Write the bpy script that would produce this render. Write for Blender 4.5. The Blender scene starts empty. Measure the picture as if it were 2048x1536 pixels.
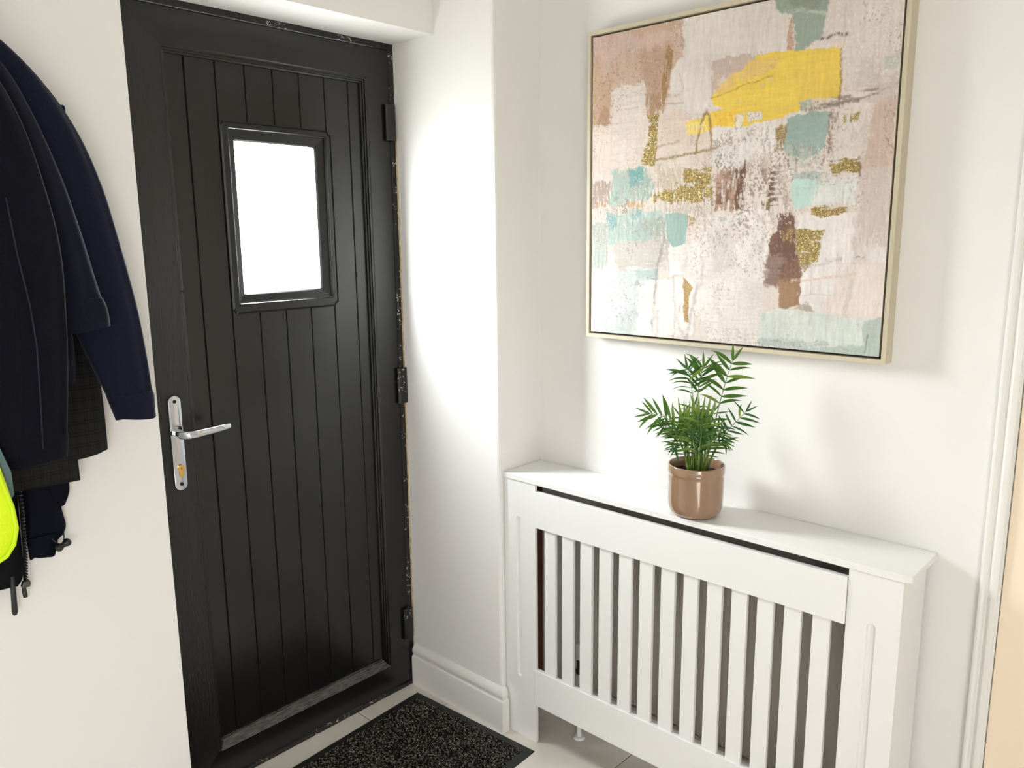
import bpy, bmesh, math, random, json
import numpy as np
from mathutils import Vector, Matrix

scene = bpy.context.scene
COL = scene.collection
random.seed(4); np.random.seed(4)

# ------------------------------------------------------------------ camera
yaw, pitch, roll = (math.radians(a) for a in (47.26974, -10.53132, -0.60772))
Fw = Vector((math.sin(yaw)*math.cos(pitch), math.cos(yaw)*math.cos(pitch), math.sin(pitch)))
R0 = Vector((math.cos(yaw), -math.sin(yaw), 0)); U0 = R0.cross(Fw)
Rt = R0*math.cos(roll) + U0*math.sin(roll); Up = -R0*math.sin(roll) + U0*math.cos(roll)
cam_data = bpy.data.cameras.new('camera'); cam = bpy.data.objects.new('camera', cam_data); COL.objects.link(cam)
cam_data.sensor_fit = 'HORIZONTAL'; cam_data.sensor_width = 36.0; cam_data.lens = 1603.56*36/2048
cam_data.clip_start = 0.02
cam.matrix_world = Matrix(((Rt.x, Up.x, -Fw.x, -0.80812), (Rt.y, Up.y, -Fw.y, -1.97828), (Rt.z, Up.z, -Fw.z, 1.515), (0, 0, 0, 1)))
scene.camera = cam

# ------------------------------------------------------------------ daylight: bright overcast sky, darker ground
world = bpy.data.worlds.new('world'); scene.world = world; world.use_nodes = True
wn = world.node_tree.nodes; wl = world.node_tree.links
bg = wn['Background']; tc = wn.new('ShaderNodeTexCoord'); sp = wn.new('ShaderNodeSeparateXYZ'); rp = wn.new('ShaderNodeValToRGB'); ma = wn.new('ShaderNodeMath')
wl.new(tc.outputs['Generated'], sp.inputs[0]); ma.operation = 'MULTIPLY_ADD'; ma.inputs[1].default_value = .5; ma.inputs[2].default_value = .5
wl.new(sp.outputs['Z'], ma.inputs[0]); wl.new(ma.outputs[0], rp.inputs[0]); wl.new(rp.outputs[0], bg.inputs[0])
e = rp.color_ramp.elements
e[0].position = .36; e[0].color = (.28, .28, .27, 1); e[1].position = .66; e[1].color = (.985, 1.0, 1.02, 1)
bg.inputs[1].default_value = 46.0

def portal(name, loc, rot, sx, sy):
    l = bpy.data.lights.new(name, 'AREA'); l.shape = 'RECTANGLE'; l.size = sx; l.size_y = sy; l.cycles.is_portal = True
    o = bpy.data.objects.new(name, l); COL.objects.link(o); o.location = loc; o.rotation_euler = rot
portal('door_glass_daylight', (.42, .062, 1.566), (math.radians(-90), 0, 0), .27, .43)
portal('fill_window_daylight', (-2.0, -3.63, 1.4), (math.radians(90), 0, 0), 1.3, 1.5)  # daylight portal of the window added behind the camera

patch_sun = bpy.data.lights.new('patch_sun', 'SUN'); patch_sun.energy = 115.0; patch_sun.angle = math.radians(2.0); patch_sun.color = (1.0, .97, .93)  # added for its floor patch behind the camera: pot highlight and hall fill
so = bpy.data.objects.new('patch_sun', patch_sun); COL.objects.link(so); so.rotation_euler = Vector((.70, .85, -1.40)).to_track_quat('-Z', 'Y').to_euler()

vs = scene.view_settings; vs.view_transform = 'Standard'; vs.look = 'None'; vs.exposure = 1.31; vs.gamma = 1.0; vs.use_curve_mapping = False

# ------------------------------------------------------------------ materials
def srgb(r, g, b):
    f = lambda c: (c/255/12.92) if c/255 <= .04045 else ((c/255+.055)/1.055)**2.4
    return (f(r), f(g), f(b), 1)
def material(name, col, rough=.6, metal=0, spec=.5, noise=0, nscale=30, bump=0, bscale=80, stretch=None, col2=None, coat=0, sheen=0):
    m = bpy.data.materials.new(name); m.use_nodes = True; nt = m.node_tree; N = nt.nodes; L = nt.links; b = N['Principled BSDF']
    b.inputs['Base Color'].default_value = col; b.inputs['Roughness'].default_value = rough; b.inputs['Metallic'].default_value = metal
    b.inputs['Specular IOR Level'].default_value = spec; b.inputs['Coat Weight'].default_value = coat; b.inputs['Sheen Weight'].default_value = sheen
    co = N.new('ShaderNodeTexCoord').outputs['Object']
    if stretch:
        mp = N.new('ShaderNodeMapping'); mp.inputs['Scale'].default_value = stretch; L.new(co, mp.inputs[0]); co = mp.outputs[0]
    if noise:
        n = N.new('ShaderNodeTexNoise'); n.inputs['Scale'].default_value = nscale; n.inputs['Detail'].default_value = 5; L.new(co, n.inputs['Vector'])
        mx = N.new('ShaderNodeMix'); mx.data_type = 'RGBA'
        c2 = col2 or tuple(c*(1-noise) for c in col[:3])+(1,)
        mx.inputs[6].default_value = col; mx.inputs[7].default_value = c2
        r = N.new('ShaderNodeMapRange'); r.inputs[1].default_value = .35; r.inputs[2].default_value = .65; L.new(n.outputs[0], r.inputs[0]); L.new(r.outputs[0], mx.inputs[0])
        L.new(mx.outputs[2], b.inputs['Base Color'])
    if bump:
        n2 = N.new('ShaderNodeTexNoise'); n2.inputs['Scale'].default_value = bscale; n2.inputs['Detail'].default_value = 6; L.new(co, n2.inputs['Vector'])
        bp = N.new('ShaderNodeBump'); bp.inputs['Strength'].default_value = bump; bp.inputs['Distance'].default_value = .002
        L.new(n2.outputs[0], bp.inputs['Height']); L.new(bp.outputs[0], b.inputs['Normal'])
    return m
def specks(m, col, thr=.66, scale=90, mask_scale=6, mask_thr=.55):
    """paint chips: small light flecks gathered in patches"""
    nt = m.node_tree; N = nt.nodes; L = nt.links; b = N['Principled BSDF']
    co = N.new('ShaderNodeTexCoord').outputs['Object']
    a = N.new('ShaderNodeTexNoise'); a.inputs['Scale'].default_value = scale; a.inputs['Detail'].default_value = 3; L.new(co, a.inputs['Vector'])
    c = N.new('ShaderNodeTexNoise'); c.inputs['Scale'].default_value = mask_scale; L.new(co, c.inputs['Vector'])
    g1 = N.new('ShaderNodeMath'); g1.operation = 'GREATER_THAN'; g1.inputs[1].default_value = thr; L.new(a.outputs[0], g1.inputs[0])
    g2 = N.new('ShaderNodeMath'); g2.operation = 'GREATER_THAN'; g2.inputs[1].default_value = mask_thr; L.new(c.outputs[0], g2.inputs[0])
    g = N.new('ShaderNodeMath'); g.operation = 'MULTIPLY'; L.new(g1.outputs[0], g.inputs[0]); L.new(g2.outputs[0], g.inputs[1])
    mx = N.new('ShaderNodeMix'); mx.data_type = 'RGBA'; mx.inputs[7].default_value = col
    src = b.inputs['Base Color'].links[0].from_socket if b.inputs['Base Color'].links else None
    if src: L.new(src, mx.inputs[6])
    else: mx.inputs[6].default_value = b.inputs['Base Color'].default_value
    L.new(g.outputs[0], mx.inputs[0]); L.new(mx.outputs[2], b.inputs['Base Color'])
    return m

M = {}
M['wall'] = material('matt_wall_paint', (.83, .812, .79, 1), .75, spec=.25, bump=.08, bscale=60)
M['ceil'] = material('ceiling_paint', (.85, .83, .80, 1), .8, spec=.2)
M['gloss'] = material('white_gloss_wood', (.82, .80, .765, 1), .3, bump=.05, bscale=40)
M['cover'] = material('white_satin_mdf', (.84, .835, .82, 1), .38)
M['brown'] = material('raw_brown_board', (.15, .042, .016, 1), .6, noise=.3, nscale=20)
M['tile'] = material('beige_polished_tile', (.78, .715, .64, 1), .3, noise=.10, nscale=5, bump=.03, bscale=8)
M['grout'] = material('tile_grout', (.30, .26, .22, 1), .9)
M['door'] = material('black_door_paint', (.0075, .0072, .0068, 1), .24, bump=.12, bscale=60, stretch=(1, 1, .1))
M['door_grain'] = material('black_woodgrain_paint', (.0075, .007, .0066, 1), .34, bump=1.0, bscale=240, stretch=(1, 1, .12))
M['cassette'] = material('black_cassette_plastic', (.0075, .0072, .0068, 1), .36, spec=.45)
M['chip'] = specks(material('black_chipped_paint', (.011, .0095, .009, 1), .4, bump=.3, bscale=120), srgb(190, 180, 166), .62, 140, 14, .56)
M['worn'] = material('worn_black_paint', (.012, .011, .010, 1), .5, noise=1, nscale=18, col2=(.13, .12, .108, 1), stretch=(2, 10, 30), bump=.4, bscale=60)
M['chrome'] = material('polished_chrome', (.60, .62, .67, 1), .09, 1)
M['brass'] = material('brass', (.72, .46, .13, 1), .25, 1)
M['dark'] = material('dark_metal', (.012, .012, .013, 1), .4, .5)
M['filler'] = material('raw_filler_edge', srgb(226, 204, 168), .9, noise=.4, nscale=40)
M['rubber'] = material('black_rubber', (.013, .0135, .013, 1), .55)
M['oak'] = material('pale_wood_frame', srgb(206, 195, 170), .55, noise=.14, nscale=25, stretch=(1, .15, .15))
M['gapdark'] = material('dark_frame_gap', (.03, .018, .012, 1), .7)
M['rad'] = material('shaded_radiator_enamel', (.52, .47, .42, 1), .35)  # white enamel darkened: the shade behind the slats is in this colour
M['pot'] = material('glazed_taupe_ceramic', srgb(150, 118, 92), .10, coat=1.0, noise=.05, nscale=6)
M['soil'] = material('dark_soil', (.022, .013, .008, 1), .95, noise=.5, nscale=120, bump=1, bscale=200)
M['stem'] = material('palm_stem', srgb(134, 156, 76), .5, noise=.35, nscale=60, col2=srgb(70, 100, 34))
M['leafA'] = material('palm_leaf', srgb(84, 128, 42), .34, noise=.3, nscale=30)
M['leafB'] = material('palm_leaf_young', srgb(134, 164, 64), .36, noise=.25, nscale=30)
M['leafC'] = material('palm_leaf_deep', srgb(60, 108, 46), .32, noise=.3, nscale=30)
for k in ('leafA', 'leafB', 'leafC'):
    nt = M[k].node_tree; b = nt.nodes['Principled BSDF']; tr = nt.nodes.new('ShaderNodeBsdfTranslucent'); mx = nt.nodes.new('ShaderNodeMixShader'); mx.inputs[0].default_value = .3
    nt.links.new(b.inputs['Base Color'].links[0].from_socket, tr.inputs[0]); nt.links.new(b.outputs[0], mx.inputs[1]); nt.links.new(tr.outputs[0], mx.inputs[2]); nt.links.new(mx.outputs[0], nt.nodes['Material Output'].inputs[0])
M['navy'] = material('navy_wool', (.0075, .0095, .026, 1), .9, spec=.15, noise=.35, nscale=300, bump=.3, bscale=500, sheen=.05)
M['navy2'] = material('midnight_wool', (.0065, .0075, .017, 1), .92, spec=.12, noise=.35, nscale=300, bump=.3, bscale=500, sheen=.05)
M['navy3'] = material('black_navy_cloth', (.0052, .0055, .0105, 1), .92, spec=.1, noise=.3, nscale=300, bump=.25, bscale=500, sheen=.04)
M['shell'] = material('black_shell_fabric', (.003, .0033, .0055, 1), .7, spec=.15, noise=.3, nscale=200, bump=.35, bscale=60)
M['shell2'] = material('navy_shell_fabric', (.0035, .0042, .010, 1), .8, spec=.1, bump=.35, bscale=60)
M['plastic'] = material('grey_plastic', (.014, .0135, .013, 1), .45)
M['zipmetal'] = material('gunmetal', (.11, .10, .085, 1), .35, .8)
M['hivis'] = material('fluorescent_yellow', (.72, .92, .005, 1), .7, bump=.3, bscale=300)
M['hivisedge'] = material('fluorescent_yellow_binding', (.62, .86, .005, 1), .6)
M['reflex'] = material('teal_grey_tape', srgb(84, 108, 110), .5)
M['cream'] = material('peach_cream_paint', srgb(246, 228, 204), .45)

# check cloth
def check_cloth():
    m = material('charcoal_check_cloth', (.011, .0105, .011, 1), .92, spec=.1, bump=.2, bscale=500)
    nt = m.node_tree; N = nt.nodes; L = nt.links; b = N['Principled BSDF']
    co = N.new('ShaderNodeTexCoord'); s = N.new('ShaderNodeSeparateXYZ'); L.new(co.outputs['Object'], s.inputs[0])
    tot = None
    for ax, fr in (('X', 55.), ('Z', 42.)):
        a = N.new('ShaderNodeMath'); a.operation = 'MULTIPLY'; a.inputs[1].default_value = fr; L.new(s.outputs[ax], a.inputs[0])
        f = N.new('ShaderNodeMath'); f.operation = 'FRACT'; L.new(a.outputs[0], f.inputs[0])
        g = N.new('ShaderNodeMath'); g.operation = 'LESS_THAN'; g.inputs[1].default_value = .09; L.new(f.outputs[0], g.inputs[0])
        h = N.new('ShaderNodeMath'); h.operation = 'LESS_THAN'; h.inputs[1].default_value = .07
        f2 = N.new('ShaderNodeMath'); f2.operation = 'ADD'; f2.inputs[1].default_value = .72; L.new(a.outputs[0], f2.inputs[0])
        f3 = N.new('ShaderNodeMath'); f3.operation = 'FRACT'; L.new(f2.outputs[0], f3.inputs[0]); L.new(f3.outputs[0], h.inputs[0])
        q = N.new('ShaderNodeMath'); q.operation = 'ADD'; L.new(g.outputs[0], q.inputs[0]); L.new(h.outputs[0], q.inputs[1])
        if tot:
            w = N.new('ShaderNodeMath'); w.operation = 'ADD'; L.new(tot, w.inputs[0]); L.new(q.outputs[0], w.inputs[1]); tot = w.outputs[0]
        else: tot = q.outputs[0]
    k = N.new('ShaderNodeMath'); k.operation = 'MULTIPLY'; k.inputs[1].default_value = .5; L.new(tot, k.inputs[0])
    mx = N.new('ShaderNodeMix'); mx.data_type = 'RGBA'; mx.inputs[6].default_value = (.019, .0185, .0175, 1); mx.inputs[7].default_value = (.006, .006, .0065, 1)
    L.new(k.outputs[0], mx.inputs[0]); L.new(mx.outputs[2], b.inputs['Base Color'])
    return m
M['check'] = check_cloth()
M['thread'] = material('highlight_thread', (.011, .013, .026, 1), .8)  # seam lighter than its cloth: the edge highlight is put in this colour

def glass_mat():
    m = bpy.data.materials.new('door_glass'); m.use_nodes = True; N = m.node_tree.nodes; L = m.node_tree.links
    N.remove(N['Principled BSDF']); t = N.new('ShaderNodeBsdfTransparent'); g = N.new('ShaderNodeBsdfGlossy'); mx = N.new('ShaderNodeMixShader')
    g.inputs['Roughness'].default_value = .15; t.inputs[0].default_value = (.96, .98, .98, 1); mx.inputs[0].default_value = .05
    n = N.new('ShaderNodeTexNoise'); n.inputs['Scale'].default_value = 60; bp = N.new('ShaderNodeBump'); bp.inputs['Strength'].default_value = .4
    L.new(n.outputs[0], bp.inputs['Height']); L.new(bp.outputs[0], g.inputs['Normal'])
    L.new(t.outputs[0], mx.inputs[1]); L.new(g.outputs[0], mx.inputs[2]); L.new(mx.outputs[0], N['Material Output'].inputs[0])
    return m
M['glass'] = glass_mat()
M['dimmer'] = glass_mat(); M['dimmer'].name = 'dimming_pane'  # unseen tinted pane, added only to dim the window's daylight
M['dimmer'].node_tree.nodes['Transparent BSDF'].inputs[0].default_value = (.34, .345, .345, 1)

# ------------------------------------------------------------------ builders
ORG = {}
def link(o, parent=None):
    COL.objects.link(o)
    if parent is not None:
        o.parent = parent; ORG[o.name] = ORG[parent.name]
    return o
def thing(name, label, cat, loc=(0, 0, 0), group=None, kind=None):
    o = bpy.data.objects.new(name, None); COL.objects.link(o); o.location = loc; ORG[o.name] = Vector(loc); o.empty_display_size = .05
    tag(o, label, cat, group, kind); return o
def tag(o, label=None, cat=None, group=None, kind=None):
    if label: o['label'] = label
    if cat: o['category'] = cat
    if group: o['group'] = group
    if kind: o['kind'] = kind
    return o
class MB:
    def __init__(s): s.v = []; s.f = []
    def add(s, vs, fs):
        k = len(s.v); s.v += [tuple(p) for p in vs]; s.f += [tuple(i+k for i in f) for f in fs]; return s
    def box(s, x0, x1, y0, y1, z0, z1, bev=0, seg=2):
        bm = bmesh.new(); bmesh.ops.create_cube(bm, size=1)
        for v in bm.verts: v.co = Vector(((x0+x1)/2+v.co.x*(x1-x0), (y0+y1)/2+v.co.y*(y1-y0), (z0+z1)/2+v.co.z*(z1-z0)))
        if bev: bmesh.ops.bevel(bm, geom=bm.edges[:], offset=bev, segments=seg, affect='EDGES', profile=.5)
        return s.bm(bm)
    def bm(s, bm):
        bm.verts.index_update(); s.add([v.co[:] for v in bm.verts], [[v.index for v in f.verts] for f in bm.faces]); bm.free(); return s
    def prism(s, pts, axis, a, b, bev=0):
        """polygon in the two other axes, extruded along axis from a to b"""
        def P(p, t):
            return {'x': (t, p[0], p[1]), 'y': (p[0], t, p[1]), 'z': (p[0], p[1], t)}[axis]
        bm = bmesh.new(); lo = [bm.verts.new(P(p, a)) for p in pts]; f = bm.faces.new(lo)
        r = bmesh.ops.extrude_face_region(bm, geom=[f]); d = Vector(P((0, 0), b-a))
        for v in [g for g in r['geom'] if isinstance(g, bmesh.types.BMVert)]: v.co += d
        bmesh.ops.recalc_face_normals(bm, faces=bm.faces[:])
        if bev: bmesh.ops.bevel(bm, geom=[e for e in bm.edges if e.calc_face_angle(0) > .6], offset=bev, segments=2, affect='EDGES', profile=.5)
        return s.bm(bm)
    def tube(s, pts, r, n=8, caps=True):
        pts = [Vector(p) for p in pts]; m = len(pts); rs = r if isinstance(r, (list, tuple)) else [r]*m; vs = []; fs = []
        up = Vector((0, 0, 1)); ref = None
        for i, p in enumerate(pts):
            t = (pts[min(i+1, m-1)]-pts[max(i-1, 0)]).normalized()
            if ref is None: ref = up if abs(t.z) < .9 else Vector((1, 0, 0))
            a = (ref-t*ref.dot(t)).normalized(); b = t.cross(a); ref = a
            for k in range(n):
                th = 2*math.pi*k/n; vs.append(p+(a*math.cos(th)+b*math.sin(th))*rs[i])
        for i in range(m-1):
            for k in range(n): fs.append((i*n+k, i*n+(k+1) % n, (i+1)*n+(k+1) % n, (i+1)*n+k))
        if caps: fs += [tuple(reversed(range(n))), tuple(range((m-1)*n, m*n))]
        return s.add(vs, fs)
    def lathe(s, prof, c, n=48):
        """prof: (r, z) list"""
        vs = []; fs = []; m = len(prof)
        for r, z in prof:
            for k in range(n): th = 2*math.pi*k/n; vs.append((c[0]+r*math.cos(th), c[1]+r*math.sin(th), c[2]+z))
        for i in range(m-1):
            for k in range(n): fs.append((i*n+k, i*n+(k+1) % n, (i+1)*n+(k+1) % n, (i+1)*n+k))
        if prof[0][0] > 1e-6: fs.append(tuple(reversed(range(n))))
        if prof[-1][0] > 1e-6: fs.append(tuple(range((m-1)*n, m*n)))
        return s.add(vs, fs)
    def cyl(s, p0, p1, r, n=20): return s.tube([p0, p1], r, n)
    def build(s, name, mat, parent=None, smooth=None, normals=True):
        me = bpy.data.meshes.new(name)
        off = ORG[parent.name] if parent is not None else Vector((0, 0, 0))
        me.from_pydata([(v[0]-off.x, v[1]-off.y, v[2]-off.z) for v in s.v], [], s.f); me.update()
        if normals:
            b = bmesh.new(); b.from_mesh(me); bmesh.ops.recalc_face_normals(b, faces=b.faces[:]); b.to_mesh(me); b.free()
        me.materials.append(M[mat])
        if smooth is not None:
            for p in me.polygons: p.use_smooth = True
            if smooth < 3:
                me.set_sharp_from_angle(angle=smooth)
        o = bpy.data.objects.new(name, me); link(o, parent)
        if parent is None: ORG[o.name] = Vector((0, 0, 0))
        return o
def struct(name, mb, mat, label=None, parent=None, smooth=None):
    o = mb.build(name, mat, parent, smooth)
    if parent is None: tag(o, label, None, None, 'structure')
    return o

# ------------------------------------------------------------------ the setting
XP, XW, YP, YL, ZS = .8255, 1.0148, -.4137, -.1763, 2.0779       # pier side, picture wall, pier front, lintel plane, soffit
XJ = -.045; XB, YB, ZC = -2.7, -3.6, 2.42
struct('wall_front', MB().box(XB-.1, XJ, YL, .1, 0, ZC).box(XJ, XP, YL, .1, ZS, ZC), 'wall', 'cream painted wall around the black front door')
# pier: side face next to the door, front face beside the radiator cover, soft plaster corner
pier = MB().prism([(XP, .1), (XP, YP+.008), (XP+.0023, YP+.0023), (XP+.008, YP), (1.2, YP), (1.2, .1)], 'z', 0, ZC)
struct('wall_pier', pier, 'wall', 'short projecting wall between the front door and the radiator cover')
D0, D1, DZ = -1.676, -2.44, 2.04
struct('wall_right', MB().box(XW, 1.12, D0, YP, 0, ZC).box(XW, 1.12, YB, D1, 0, ZC).box(XW, 1.12, D1, D0, DZ, ZC), 'wall', 'off white wall behind the abstract painting')
W0, W1, WZ0, WZ1 = -2.65, -1.35, .65, 2.15
struct('wall_back', MB().box(XB-.1, W0, YB-.1, YB, 0, ZC).box(W1, 1.2, YB-.1, YB, 0, ZC).box(W0, W1, YB-.1, YB, 0, WZ0).box(W0, W1, YB-.1, YB, WZ1, ZC), 'wall', 'cream wall with the added window')
struct('wall_left', MB().box(XB-.1, XB, YB, YL, 0, ZC), 'wall', 'plain cream wall of the hall')
struct('ceiling', MB().box(XB-.1, 1.2, YB-.1, .1, ZC, ZC+.1), 'ceil', 'white hall ceiling')
fl = struct('floor', MB().box(XB-.1, 1.2, YB-.1, .1, -.06, -.004), 'grout', 'polished beige tiled hall floor')
T = .6; g = .0016
xs = [.58+T*k for k in range(-6, 2)]; ys = [-.782+T*k for k in range(-5, 3)]
shared = {}
for x in xs:
    for y in ys:
        x0, x1, y0, y1 = max(x+g, XB), min(x+T-g, 1.15), max(y+g, YB), min(y+T-g, .06)
        if x1-x0 < .02 or y1-y0 < .02: continue
        key = (round(x1-x0, 3), round(y1-y0, 3))
        if key not in shared:
            t = MB().box(-key[0]/2, key[0]/2, -key[1]/2, key[1]/2, -.008, 0, .0012, 1).build('tile', 'tile', fl); shared[key] = t.data
            t.location = ((x0+x1)/2, (y0+y1)/2, 0)
        else:
            t = bpy.data.objects.new('tile', shared[key]); link(t, fl); t.location = ((x0+x1)/2, (y0+y1)/2, 0)
# skirting: ogee profile (distance from wall, height)
SK = [(0, 0), (.018, 0), (.018, .098), (.0165, .104), (.0125, .107), (.0125, .112), (.0145, .117), (.0150, .124), (.0125, .133), (.0075, .140), (.0030, .1435), (0, .145)]
def skirting(name, path, label):
    """path: (x,y) corners walked with the room on the left-hand normal"""
    mb = MB(); n = len(SK); pts = [Vector((p[0], p[1])) for p in path]; rows = []
    for i, p in enumerate(pts):
        d0 = (p-pts[i-1]).normalized() if i else None; d1 = (pts[i+1]-p).normalized() if i < len(pts)-1 else None
        nn = [Vector((-d.y, d.x)) for d in (d0, d1) if d is not None]
        m = nn[0] if len(nn) == 1 else (nn[0]+nn[1])/(1+nn[0].dot(nn[1]))
        rows += [(p.x+m.x*a, p.y+m.y*a, z) for a, z in SK]
    fs = []
    for i in range(len(pts)-1):
        for k in range(n-1): fs.append((i*n+k, i*n+k+1, (i+1)*n+k+1, (i+1)*n+k))
    fs += [tuple(range(n)), tuple(range((len(pts)-1)*n, len(pts)*n))]
    mb.add(rows, fs)
    struct(name, mb, 'gloss', label, smooth=.6)
skirting('baseboard_pier', [(XP+.012, YP), (XP, YP), (XP, -.006)], 'white moulded skirting beside the black door')
skirting('baseboard_front', [(XJ, YL), (XB+.02, YL)], 'white moulded skirting below the coats')
# unseen window, added behind the camera and sized for the hall's ambient light
wf = MB()
for a, b, c, d in ((W0, W1, WZ0, WZ0+.06), (W0, W1, WZ1-.06, WZ1), (W0, W0+.06, WZ0+.06, WZ1-.06), (W1-.06, W1, WZ0+.06, WZ1-.06)): wf.box(a, b, YB-.08, YB-.02, c, d, .004)
w1 = struct('fill_window_1', wf, 'gloss', 'unseen white framed window added to light the hall')
MB().box(W0+.05, W1-.05, YB-.052, YB-.049, WZ0+.05, WZ1-.05).build('dimming_pane', 'dimmer', w1)  # added dimming sheet that softens the hall fill, out of view

# inner doorway at the right: architrave, lining and closed door leaf
def vmould(name, prof, z0, z1, mat, label=None, parent=None):
    n = len(prof); mb = MB(); mb.add([(x, y, z0) for x, y in prof]+[(x, y, z1) for x, y in prof],
        [(k, (k+1) % n, n+(k+1) % n, n+k) for k in range(n)]+[tuple(range(n)), tuple(range(n, 2*n))])
    return struct(name, mb, mat, label, parent, .5)
E0 = -1.6285
vmould('trim_1', [(XW, E0), (XW-.014, E0), (XW-.0165, E0-.002), (XW-.0175, E0-.006), (XW-.0160, E0-.011), (XW-.0120, E0-.014), (XW-.0118, E0-.017), (XW-.0150, E0-.019), (XW-.0190, E0-.024),
                  (XW-.0200, E0-.030), (XW-.0190, E0-.0345), (XW-.0165, E0-.036), (XW-.0165, E0-.040), (XW, E0-.040)], 0, 2.08, 'gloss', 'narrow white moulded door casing beside the radiator cover')
d2 = thing('door_2', 'peach cream painted inner door at the right edge', None, (1.03, -2.05, 0), None, 'structure')
MB().box(XW-.012, 1.12, D0-.075, D0+.0065, 0, DZ, .002).build('lining', 'cream', d2)
MB().box(XW-.012, 1.12, D1, D1+.03, 0, DZ, .002).build('lining', 'cream', d2)
MB().box(XW-.012, 1.12, D1, D0, DZ-.03, DZ, .002).build('lining', 'cream', d2)
MB().box(XW-.004, 1.06, D1+.032, D0-.078, .006, DZ-.032, .003).build('leaf', 'cream', d2)

# ------------------------------------------------------------------ black front door
door = thing('door_1', 'black boarded front door with small glass pane and chrome handle', None, (.42, 0, 0), None, 'structure')
LX0, LX1, LZ0, LZ1 = .025, .8049, .014, 2.0597
IX0, IX1, IZ0, IZ1 = .1147, .7202, .1055, 1.970
def mitred(rings, mats, names, parent, smooth=None):
    """rings: list of (x0,x1,z0,z1,y); members: left, top, right, bottom"""
    out = []
    for k in range(4):
        vs = []; fs = []
        for x0, x1, z0, z1, y in rings:
            c = [(x0, y, z0), (x0, y, z1), (x1, y, z1), (x1, y, z0)]
            vs += [c[k], c[(k+1) % 4]]
        for i in range(len(rings)-1): fs.append((2*i, 2*i+1, 2*i+3, 2*i+2))
        out.append(MB().add(vs, fs).build(names[k], mats[k], parent, smooth))
    return out
def inset(d, y): return (IX0+d, IX1-d, IZ0+d, IZ1-d, y)
rings = [(LX0, LX1, LZ0, LZ1, .05), (LX0, LX1, LZ0, LZ1, .004), (LX0+.004, LX1-.004, LZ0+.004, LZ1-.004, 0), inset(-.003, 0), inset(0, .003), inset(.004, .0035), inset(.0045, .0075), inset(.009, .0085), inset(.0095, .0135), inset(.0135, .0155), inset(.014, .026)]
mitred(rings, ['door_grain', 'door', 'door', 'door'], ['stile', 'rail', 'stile', 'rail'], door)
# worn weather bar along the foot of the boards
MB().add([(IX0+.003, -.003, IZ0-.003), (IX1-.003, -.003, IZ0-.003), (IX1-.019, .011, IZ0+.021), (IX0+.019, .011, IZ0+.021), (IX0+.003, .004, IZ0-.003), (IX1-.003, .004, IZ0-.003), (IX1-.019, .024, IZ0+.023), (IX0+.019, .024, IZ0+.023)],
         [(0, 1, 2, 3), (0, 3, 7, 4), (1, 5, 6, 2), (0, 4, 5, 1), (3, 2, 6, 7)]).build('weather_bar', 'worn', door)
# boards with V grooves
GX = [.126, .178, .2595, .341, .4225, .504, .586, .6675, .709]
BY = .021
CX0, CX1, CZ0, CZ1 = .2592, .5983, 1.3127, 1.8129
def board(x0, x1, z0, z1):
    gv = .0026
    MB().add([(x0, BY+.0035, z0), (x0+gv, BY, z0), (x1-gv, BY, z0), (x1, BY+.0035, z0), (x0, BY+.03, z0), (x1, BY+.03, z0)] + [(x0, BY+.0035, z1), (x0+gv, BY, z1), (x1-gv, BY, z1), (x1, BY+.0035, z1), (x0, BY+.03, z1), (x1, BY+.03, z1)],
             [(0, 1, 7, 6), (1, 2, 8, 7), (2, 3, 9, 8), (3, 5, 11, 9), (4, 0, 6, 10), (5, 4, 10, 11), (0, 4, 5, 3, 2, 1), (6, 7, 8, 9, 11, 10)]).build('board', 'door', door)
for i in range(8):
    if 2 <= i <= 5:
        board(GX[i], GX[i+1], IZ0, CZ0+.012); board(GX[i], GX[i+1], CZ1-.012, IZ1)
    else: board(GX[i], GX[i+1], IZ0, IZ1)
# glazing cassette: notched outer outline, stepped moulding, flat inner rebate with rounded opening
def notched(d):
    x0, x1, z0, z1 = CX0+d, CX1-d, CZ0+d, CZ1-d; q = .011; pts = []
    for cx, cz, sx, sz, flip in ((x0, z0, 1, 1, 0), (x0, z1, 1, -1, 1), (x1, z1, -1, -1, 0), (x1, z0, -1, 1, 1)):
        a = [(cx+sx*q*math.cos(t), cz+sz*q*math.sin(t)) for t in [math.pi/2*i/6 for i in range(7)]]
        pts += a if not flip else a[::-1]
    return pts[::1]
def rounded(x0, x1, z0, z1, r):
    pts = []
    for cx, cz, sx, sz, flip in ((x0, z0, 1, 1, 0), (x0, z1, 1, -1, 1), (x1, z1, -1, -1, 0), (x1, z0, -1, 1, 1)):
        a = [(cx+sx*r*(1-math.sin(t)), cz+sz*r*(1-math.cos(t))) for t in [math.pi/2*i/6 for i in range(7)]]
        pts += a if not flip else a[::-1]
    return pts
GXa, GXb, GZa, GZb = .3045, .5475, 1.3672, 1.7646
cs = [(notched(0), BY+.004), (notched(.0008), .0165), (notched(.0030), .0150), (notched(.0036), .0170), (notched(.0065), .0155), (rounded(.2785, .5824, 1.3379, 1.7968, .004), .0150),
      (rounded(.2805, .5804, 1.3399, 1.7948, .003), .0140), (rounded(.2822, .5787, 1.3416, 1.7931, .003), .0165), (rounded(.2845, .5764, 1.3439, 1.7908, .003), .0170), (rounded(.2850, .5759, 1.3444, 1.7903, .003), .0225),
      (rounded(GXa-.004, GXb+.004, GZa-.004, GZb+.004, .006), .0260), (rounded(GXa, GXb, GZa, GZb, .007), .0300), (rounded(GXa, GXb, GZa, GZb, .007), .06)]
mb = MB(); n = 28
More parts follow.
